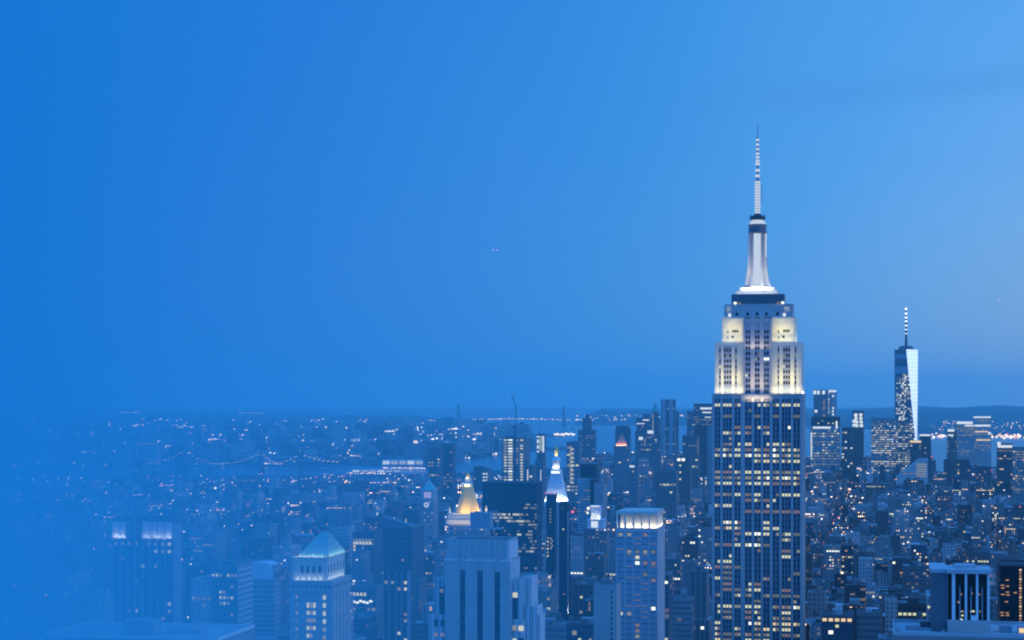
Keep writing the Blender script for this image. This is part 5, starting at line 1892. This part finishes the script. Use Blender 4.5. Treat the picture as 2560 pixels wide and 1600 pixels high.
pier_shed('long bright pier shed with a row of lit bays before the far river bank', 955, 1058, 1166, 7250, 10, 14)
pier_shed('thin brightly lit quay line, lower left of the long pier shed', 880, 1004, 1178, 6450, 4, 7)
pier_shed('distant pale lit shed above the far bank, left of the long pier shed', 852, 906, 1106, 10600, 16, 18)

# ================================================================== the streets full of buildings
KEEP += [(2329, 2361, 1182, 6700), (2478, 2493, 1166, 6700), (1131, 1256, 1180, 6500), (1497, 1540, 1112, 7000)]
RC = random.Random(77)


def sky_limit(px, Y):
    lim = 1196 if px < 1000 else 1188 if px < 1440 else 1128 if px < 1780 else 1140 if px < 2200 else 1135
    if Y < 4800:
        lim = max(lim, 1180)
    if Y < 3600:
        lim = max(lim, 1225)
    if Y < 2600:
        lim = max(lim, 1290)
    if Y < 1700:
        lim = max(lim, 1400)
    if px > 2000 and Y < 2600:
        lim += 60
    return lim + RC.uniform(0, 30)


def free(gx0, gx1, gy0, gy1):
    for a, b_, c_, d_ in FOOT:
        if gx0 < b_ + 5 and gx1 > a - 5 and gy0 < d_ + 5 and gy1 > c_ - 5:
            return False
    return True


cand = []
bx = -30
while bx * 270 < 4200:
    gx0 = bx * 270 - 95
    bx += 1
    by = 8
    while by * 80 < 8200:
        gy0 = by * 80
        by += 1
        Xc, Yc = to_world(gx0 + 120, gy0 + 30)
        if Yc < 640:
            continue
        pc = CX + F * Xc / Yc
        if pc < -60 - F * 130 / Yc or pc > 2620 + F * 130 / Yc:
            continue
        for row in (0, 1):
            x = gx0
            while x < gx0 + 236:
                wd = RC.choice((9, 13, 16, 18, 22, 26, 30, 38))
                if Yc < 2400:
                    wd = max(wd, 18)
                wd = min(wd, gx0 + 240 - x)
                xs_, x = x, x + wd
                if wd < 7 or RC.random() < .05:
                    continue
                dp = RC.uniform(22, 30)
                g0 = gy0 + (0 if row == 0 else 62 - dp)
                Xw, Yw = to_world(xs_, g0)
                if not inside(MANHATTAN, Xw, Yw) or Yw < 620:
                    continue
                pl_ = CX + F * Xw / Yw
                Xr, Yr = to_world(xs_ + wd, g0)
                pr_ = CX + F * Xr / Yr
                if pr_ < -5 or pl_ > 2565:
                    continue
                if not free(xs_, xs_ + wd, g0, g0 + dp):
                    continue
                r = RC.random()
                if Yw < 1500:
                    h = RC.uniform(60, 150)
                elif Yw < 2300:
                    h = RC.uniform(30, 80) if r < .8 else RC.uniform(80, 120)
                elif Yw < 4600:
                    h = RC.choice((14, 17, 19, 22, 26, 34, 42, 50)) * RC.uniform(.85, 1.15) if r < .93 else RC.uniform(50, 95)
                elif Yw < 5700 or pc < 1400:
                    h = RC.choice((13, 16, 19, 22, 28, 40)) * RC.uniform(.85, 1.15) if r < .92 else RC.uniform(45, 85)
                else:
                    h = RC.uniform(25, 80) if r < .7 else RC.uniform(80, 170)
                lim = sky_limit((pl_ + pr_) / 2, Yw)
                for a, b_, yb, Yk in KEEP:
                    if Yw < Yk and pr_ > a and pl_ < b_:
                        lim = max(lim, yb + 2)
                hmax = EYE + (HY - lim) * Yw / F
                if h > hmax:
                    h = hmax * RC.uniform(.9, 1)
                if h < 7:
                    continue
                top = HY - F * (h - EYE) / Yw
                if top > 1612:
                    continue
                cand.append([Yw, pl_, pr_, top, xs_, g0, wd, dp, h])
cand.sort(key=lambda q: q[0])
NCOL = 660
colmin = [1604.0] * NCOL
events = sorted([(Y, 0, (a, b_, t_)) for a, b_, t_, Y in SEEN] + [(q[0], 1, q) for q in cand], key=lambda e: e[0])
for Y, kind, q in events:
    a, b_, t_ = q if kind == 0 else (q[1], q[2], q[3])
    vis = 0.0
    for c_ in range(max(0, int(a / 4)), min(NCOL, int(b_ / 4) + 1)):
        if t_ < colmin[c_]:
            vis += (colmin[c_] - t_) * 4
            colmin[c_] = t_
    if kind == 1:
        q.append(vis)
rank = sorted(range(len(cand)), key=lambda i: -cand[i][9])
single = set(i for i in rank[:215] if cand[i][9] > 60)

FAC = ['punched'] * 11 + ['ribbon'] * 3 + ['strip'] * 3 + ['curtain'] * 2 + ['solid']
TONEW = [(.14, 'very dark'), (.3, 'dark'), (.5, 'mid-grey'), (.72, 'pale grey'), (.95, 'very pale')]
FACW = {'punched': '', 'ribbon': ' banded', 'strip': ' vertical-striped', 'curtain': ' glass', 'solid': ' blank-walled'}
BM = [M['punched'], M['ribbon'], M['strip'], M['curtain'], M['solid'], M['roof'], M['roofdark'], M['rooflight'], M['timber'], M['steel']]
BI = {'punched': 0, 'ribbon': 1, 'strip': 2, 'curtain': 3, 'solid': 4}
stuff = MB()
lampmb = MB()
LG = [G['lamp'], G['street'], G['amber'], G['red']]
WORDS = ['nearest', 'second', 'third', 'fourth', 'fifth', 'sixth', 'seventh', 'eighth', 'ninth', 'tenth', 'eleventh', 'twelfth', 'thirteenth', 'fourteenth', 'fifteenth', 'sixteenth', 'seventeenth', 'eighteenth']
labelled = {}
made = []
for i, (Yw, pl_, pr_, top, gx, gy, wd, dp, h, vis) in enumerate(cand):
    fk = RC.choice(FAC)
    tone, tword = RC.choice(TONEW[:4] if RC.random() < .55 else TONEW[2:])
    tone = min(1, max(0, tone + RC.uniform(-.06, .06)))
    lit = RC.choice((.05, .09, .15, .22, .36)) * (1.35 if pl_ > 1900 else 1.55)
    cell = (RC.uniform(2.8, 3.8), RC.uniform(3.2, 3.8)) if Yw < 3500 else (RC.uniform(3.2, 4.6), RC.uniform(3.5, 4.6))
    rf = RC.choice((5, 5, 6, 6, 7, 7))
    seed = RC.random() * 99
    setback = h > 45 and RC.random() < .5
    tank = RC.random() < .4
    bulk = RC.random() < .75
    if i not in single:
        if vis <= 0 and RC.random() < .4:
            continue
        mb = stuff
        mb.a = (tone, lit, seed)
        gxo, gyo = gx, gy
        zt = h
        if setback:
            mb.box(gx, gx + wd, gy, gy + dp, 0, h * .72, BI[fk], rf, cell)
            mb.box(gx + wd * .14, gx + wd * .86, gy + dp * .14, gy + dp * .86, h * .72, h, BI[fk], rf, cell)
        else:
            mb.box(gx, gx + wd, gy, gy + dp, 0, h, BI[fk], rf, cell)
        if bulk:
            a, b_ = RC.uniform(.2, .45), RC.uniform(.55, .8)
            mb.box(gx + wd * a, gx + wd * b_, gy + dp * .3, gy + dp * RC.uniform(.5, .8), h + .01, h + RC.uniform(2.2, 4.5), 4, rf)
        if tank and Yw < 5000:
            tx, ty = gx + wd * RC.uniform(.2, .8), gy + dp * RC.uniform(.2, .8)
            mb.lathe(tx, ty, [(1.9, h + 3), (1.9, h + 6.5), (.1, h + 8)], 7, 8)
            mb.box(tx - 1.1, tx + 1.1, ty - 1.1, ty + 1.1, h + .02, h + 3, 9)
    else:
        o = bpy.data.objects.new('city_building', None)
        sc.collection.objects.link(o)
        Xw, _ = to_world(gx, gy)
        o.location = (Xw, Yw, 0)
        o.rotation_euler = (0, 0, -PHI)
        mb = MB()
        mb.a = (tone, lit * .55, seed)
        n_ = max(1, round(wd / cell[0]))
        if setback:
            mb.box(0, wd, 0, dp, 0, h * .76, 0, 1, cell)
            mb.box(wd * .13, wd * .87, dp * .13, dp * .87, h * .76, h, 0, 1, cell)
        else:
            mb.box(0, wd, 0, dp, 0, h, 0, 1, cell)
        mb.build('wall', [M[fk], BM[rf]], o)
        x0, x1, y0, y1 = (wd * .13, wd * .87, dp * .13, dp * .87) if setback else (0, wd, 0, dp)
        mb = MB()
        parapet(mb, x0, x1, y0, y1, h + .01, .9, .4)
        mb.at = [(tone, 0, 0)] * len(mb.f)
        mb.build('parapet', M['solid'], o)
        feats = []
        if bulk:
            mb = MB()
            mb.a = (RC.choice((.2, .5, .8)), 0, 0)
            a, b_ = RC.uniform(.2, .4), RC.uniform(.55, .8)
            mb.box(x0 + (x1 - x0) * a, x0 + (x1 - x0) * b_, y0 + (y1 - y0) * .35, y0 + (y1 - y0) * .75, h + .01, h + RC.uniform(2.6, 5))
            mb.build('roof_house', M['solid'], o)
        if tank and not setback:
            water_tank(o, wd * RC.uniform(.2, .8), dp * .25, h, RC.uniform(1.6, 2.3))
            feats.append('water tank')
        if Yw < 3200:
            for _ in range(RC.randrange(2, 5)):
                mb = MB()
                mb.a = (RC.choice((.3, .6, .9)), 0, 0)
                ux, uy, us = RC.uniform(x0 + 1.5, x1 - 4), RC.uniform(y0 + 1.2, y0 + (y1 - y0) * .3), RC.uniform(1, 2.6)
                mb.box(ux, ux + us * 1.3, uy, uy + us, h + .012, h + us * .7 + .5)
                mb.bar((ux + us * .6, uy + us * .5, h + .3), (ux + us * .6, uy + us * .5, h + us * .7 + 1.6), .22)
                mb.build('roof_unit', M['solid'], o)
        k_ = RC.randrange(1, 13)
        lw = []
        if Yw < 4800:
            for _ in range(k_):
                ci, ri = RC.randrange(n_), RC.randrange(1, max(2, int(min(h * .6, 45) / cell[1])))
                cw = wd / n_
                zz = (floor(h * (.75 if setback else 1) / cell[1]) - ri + .5) * cell[1]
                big = RC.random() < .3
                lw.append((((ci + .5) * cw, -.1, zz), (cw * (.72 if big else .55), cell[1] * (.55 if big else .45)), RC.choice('oOOBByWa' if pl_ > 1900 else 'oOOBo'), 'f'))
            if RC.random() < (.5 if pl_ > 1900 else .3):
                ri = RC.randrange(1, 6)
                zz = (floor(h * (.75 if setback else 1) / cell[1]) - ri + .5) * cell[1]
                kk = RC.choice('oOOyBy')
                for ci in range(n_):
                    if RC.random() < .8:
                        lw.append((((ci + .5) * wd / n_, -.1, zz), (wd / n_ * .7, cell[1] * .5), kk, 'f'))
        windows(o, lw)
        pc, pr2 = (pl_ + pr_) / 2, top
        made.append((o, Yw, pc, top, h, wd, tword + FACW[fk], setback, bool(feats), len(lw), vis))
    # street and roof lamps
    if RC.random() < ((.30 if Yw < 5000 else .2) if pl_ > 1800 else .42):
        r_ = Yw * .00042 * RC.choice((.7, .8, .9, 1, 1, 1.2, 1.4, 1.6, 2.2))
        a_ = (RC.random(), RC.random())
        wx, wy = to_world(gx + wd * a_[0], gy - 1.0 - r_)
        zz = h * RC.uniform(.25, .98) if RC.random() < .6 else h + 2
        lampmb.ball((wx, wy, zz), r_, RC.choice((0, 0, 0, 1, 1, 1, 1, 2, 3) if pc > 1500 else (0, 0, 1)), .8)
stuff_o = stuff.build('low_rise_blocks', BM)
stuff_o.rotation_euler = (0, 0, -PHI)
tag(stuff_o, 'countless small low roofs filling the streets between the towers', 'buildings', kind='stuff')

# labels of the single buildings: look first, then where they stand
for o, Yw, pc, top, h, wd, look, setb, tk, nl, vis in made:
    best = min(LAND, key=lambda q: (q[1] - pc) ** 2 + ((q[2] - top) * .8) ** 2)
    dx_, dy_ = pc - best[1], top - best[2]
    if abs(dx_) < 45:
        where = 'directly below the ' if dy_ > 0 else 'directly behind the '
        if dy_ > 180:
            where = 'far below the '
    else:
        where = ('just ' if abs(dx_) < 110 else 'far ' if abs(dx_) > 230 else '') + ('right of the ' if dx_ > 0 else 'left of the ')
        if dy_ > 130:
            where = 'below and ' + where.replace('just ', '').replace('far ', '')
    size = 'near ' if Yw < 1600 else 'tall ' if h > 62 else 'low ' if h < 22 else ''
    shape = ' stepped block' if setb else ' block'
    if wd > 33:
        shape = shape.replace(' block', ' wide block')
    elif wd < 14:
        shape = shape.replace(' block', ' narrow block')
    ex = ' with water tank' if tk else ' without lit windows' if nl < 2 else ' with many lit windows' if nl > 9 else ''
    key = (size + look + shape + ex, where, best[0])
    labelled.setdefault(key, []).append((abs(dx_) + abs(dy_), o))
for (look, where, ln), lst in labelled.items():
    lst.sort(key=lambda q: q[0])
    for k, (_, o) in enumerate(lst):
        lab = look + ', ' + where + ln
        if len(lst) > 1:
            lab = look + ', ' + WORDS[min(k, 17)] + (' to ' if k == 0 else ' out ') + where + ln
        tag(o, ' '.join(lab.split()[:16]), 'building', 'buildings along the streets between the towers')

# ================================================================== far shore: low roofs and scattered lights
RF = random.Random(99)
mb = MB()
for _ in range(5200):
    py = RF.uniform(1052, 1190)
    px = RF.uniform(-40, 1420)
    Y = F * EYE / (py - HY)
    X, _y = at(px, Y)
    if not inside(BROOKLYN, X, Y):
        continue
    sc_ = max(1.0, Y / 9000)
    wd, dp = RF.uniform(14, 60) * sc_, RF.uniform(14, 30) * sc_
    h = RF.uniform(7, 18) if RF.random() < .93 else RF.uniform(25, 75)
    mb.a = (RF.random() * .9, RF.choice((.02, .05, .1)), RF.random() * 99)
    mb.box(X, X + wd, Y, Y + dp, 0, h, RF.choice((0, 0, 4)), RF.choice((5, 6, 7)), (5 * sc_, 5))
tag(mb.build('far_roofs', BM), 'hazy carpet of low roofs beyond the river', 'buildings', kind='stuff')


def far_lamp(px, py, r=1.0, k=1, z=5):
    Y = F * (EYE - z) / (py - HY)
    X, _y = at(px, Y)
    lampmb.ball((X, Y, z), Y * .00056 * r, k, .75)
    return X, Y


for _ in range(330):
    cpx, cpy = RF.uniform(30, 1330), 1050 + 130 * RF.random() ** 1.1
    n_ = RF.choice((2, 3, 4, 5, 7, 10))
    k = RF.choice((0, 0, 1, 1, 1))
    sp = RF.uniform(6, 45)
    for i in range(n_):
        px, py = cpx + RF.gauss(0, sp), cpy + RF.gauss(0, 2.2)
        Y = F * 255 / max(30, py - HY)
        if inside(BROOKLYN, *at(px, Y)):
            far_lamp(px, py, RF.uniform(.6, 1.5) * (1.6 if RF.random() < .08 else 1), k)
for a, c_, b_, d_, n_ in ((890, 1083, 1037, 1075, 44), (905, 1081, 1000, 1077, 24), (500, 1098, 640, 1098, 34), (560, 1071, 640, 1077, 18), (783, 1087, 850, 1086, 20), (300, 1031, 350, 1031, 8), (600, 1032, 655, 1033, 7),
                      (965, 1059, 1005, 1057, 9), (440, 1079, 475, 1082, 6), (1050, 1089, 1118, 1087, 22), (1132, 1090, 1160, 1087, 9), (800, 1117, 856, 1122, 10), (780, 1103, 850, 1108, 12),
                      (960, 1170, 1060, 1171, 18), (880, 1184, 960, 1183, 12), (905, 1125, 985, 1126, 9), (1170, 1086, 1186, 1087, 4), (1215, 1094, 1255, 1097, 8), (1160, 1125, 1250, 1133, 16), (1130, 1144, 1172, 1144, 7)):
    for i in range(n_):
        f = i / (n_ - 1)
        far_lamp(a + (b_ - a) * f + RF.uniform(-1.5, 1.5), c_ + (d_ - c_) * f + RF.uniform(-1, 1), RF.uniform(.6, 1.25), RF.choice((0, 1, 1)))
for _ in range(26):
    far_lamp(RF.uniform(1385, 1437), 1086 + RF.uniform(-2, 1.5), RF.uniform(.8, 1.6), RF.choice((0, 1)))
# far shore across the bay on the right, and the wooded hills
for _ in range(120):
    px = 2300 + 280 * RF.random() ** .7
    py = RF.gauss(1090, 2.5)
    far_lamp(px, max(1082, py), RF.uniform(.6, 1.7), RF.choice((0, 1, 1, 1, 2, 3)))
for _ in range(50):
    far_lamp(RF.uniform(1440, 1720), RF.uniform(1037, 1052), RF.uniform(.4, .9), 1, 60)
for _ in range(60):
    far_lamp(RF.uniform(2330, 2560), RF.uniform(1052, 1080), RF.uniform(.35, .8), RF.choice((1, 1, 2)), 40)
# lamps and head lights along the avenues
for b_ in range(-14, 14):
    gx = b_ * 270 - 95 - 15
    gy = 1900
    while gy < 6600:
        gy += RF.uniform(14, 42)
        X, Y = to_world(gx + RF.uniform(-9, 9), gy)
        px = CX + F * X / Y
        if -20 < px < 2580 and inside(MANHATTAN, X, Y):
            lampmb.ball((X, Y, RF.choice((1.2, 1.2, 8))), Y * .00036 * RF.uniform(.7, 1.5), RF.choice((0, 1, 1, 2, 2, 3)), .8)
for by_ in range(26, 80):
    gy = by_ * 80 + 70
    for _ in range(10):
        X, Y = to_world(RF.uniform(-2600, 2600), gy)
        px = CX + F * X / Y
        if -20 < px < 2580 and inside(MANHATTAN, X, Y):
            lampmb.ball((X, Y, 8), Y * .00036 * RF.uniform(.7, 1.3), RF.choice((0, 1, 2)), .8)
tag(lampmb.build('street_lights', LG), 'scattered street, roof and shore lights', 'lights', kind='stuff')
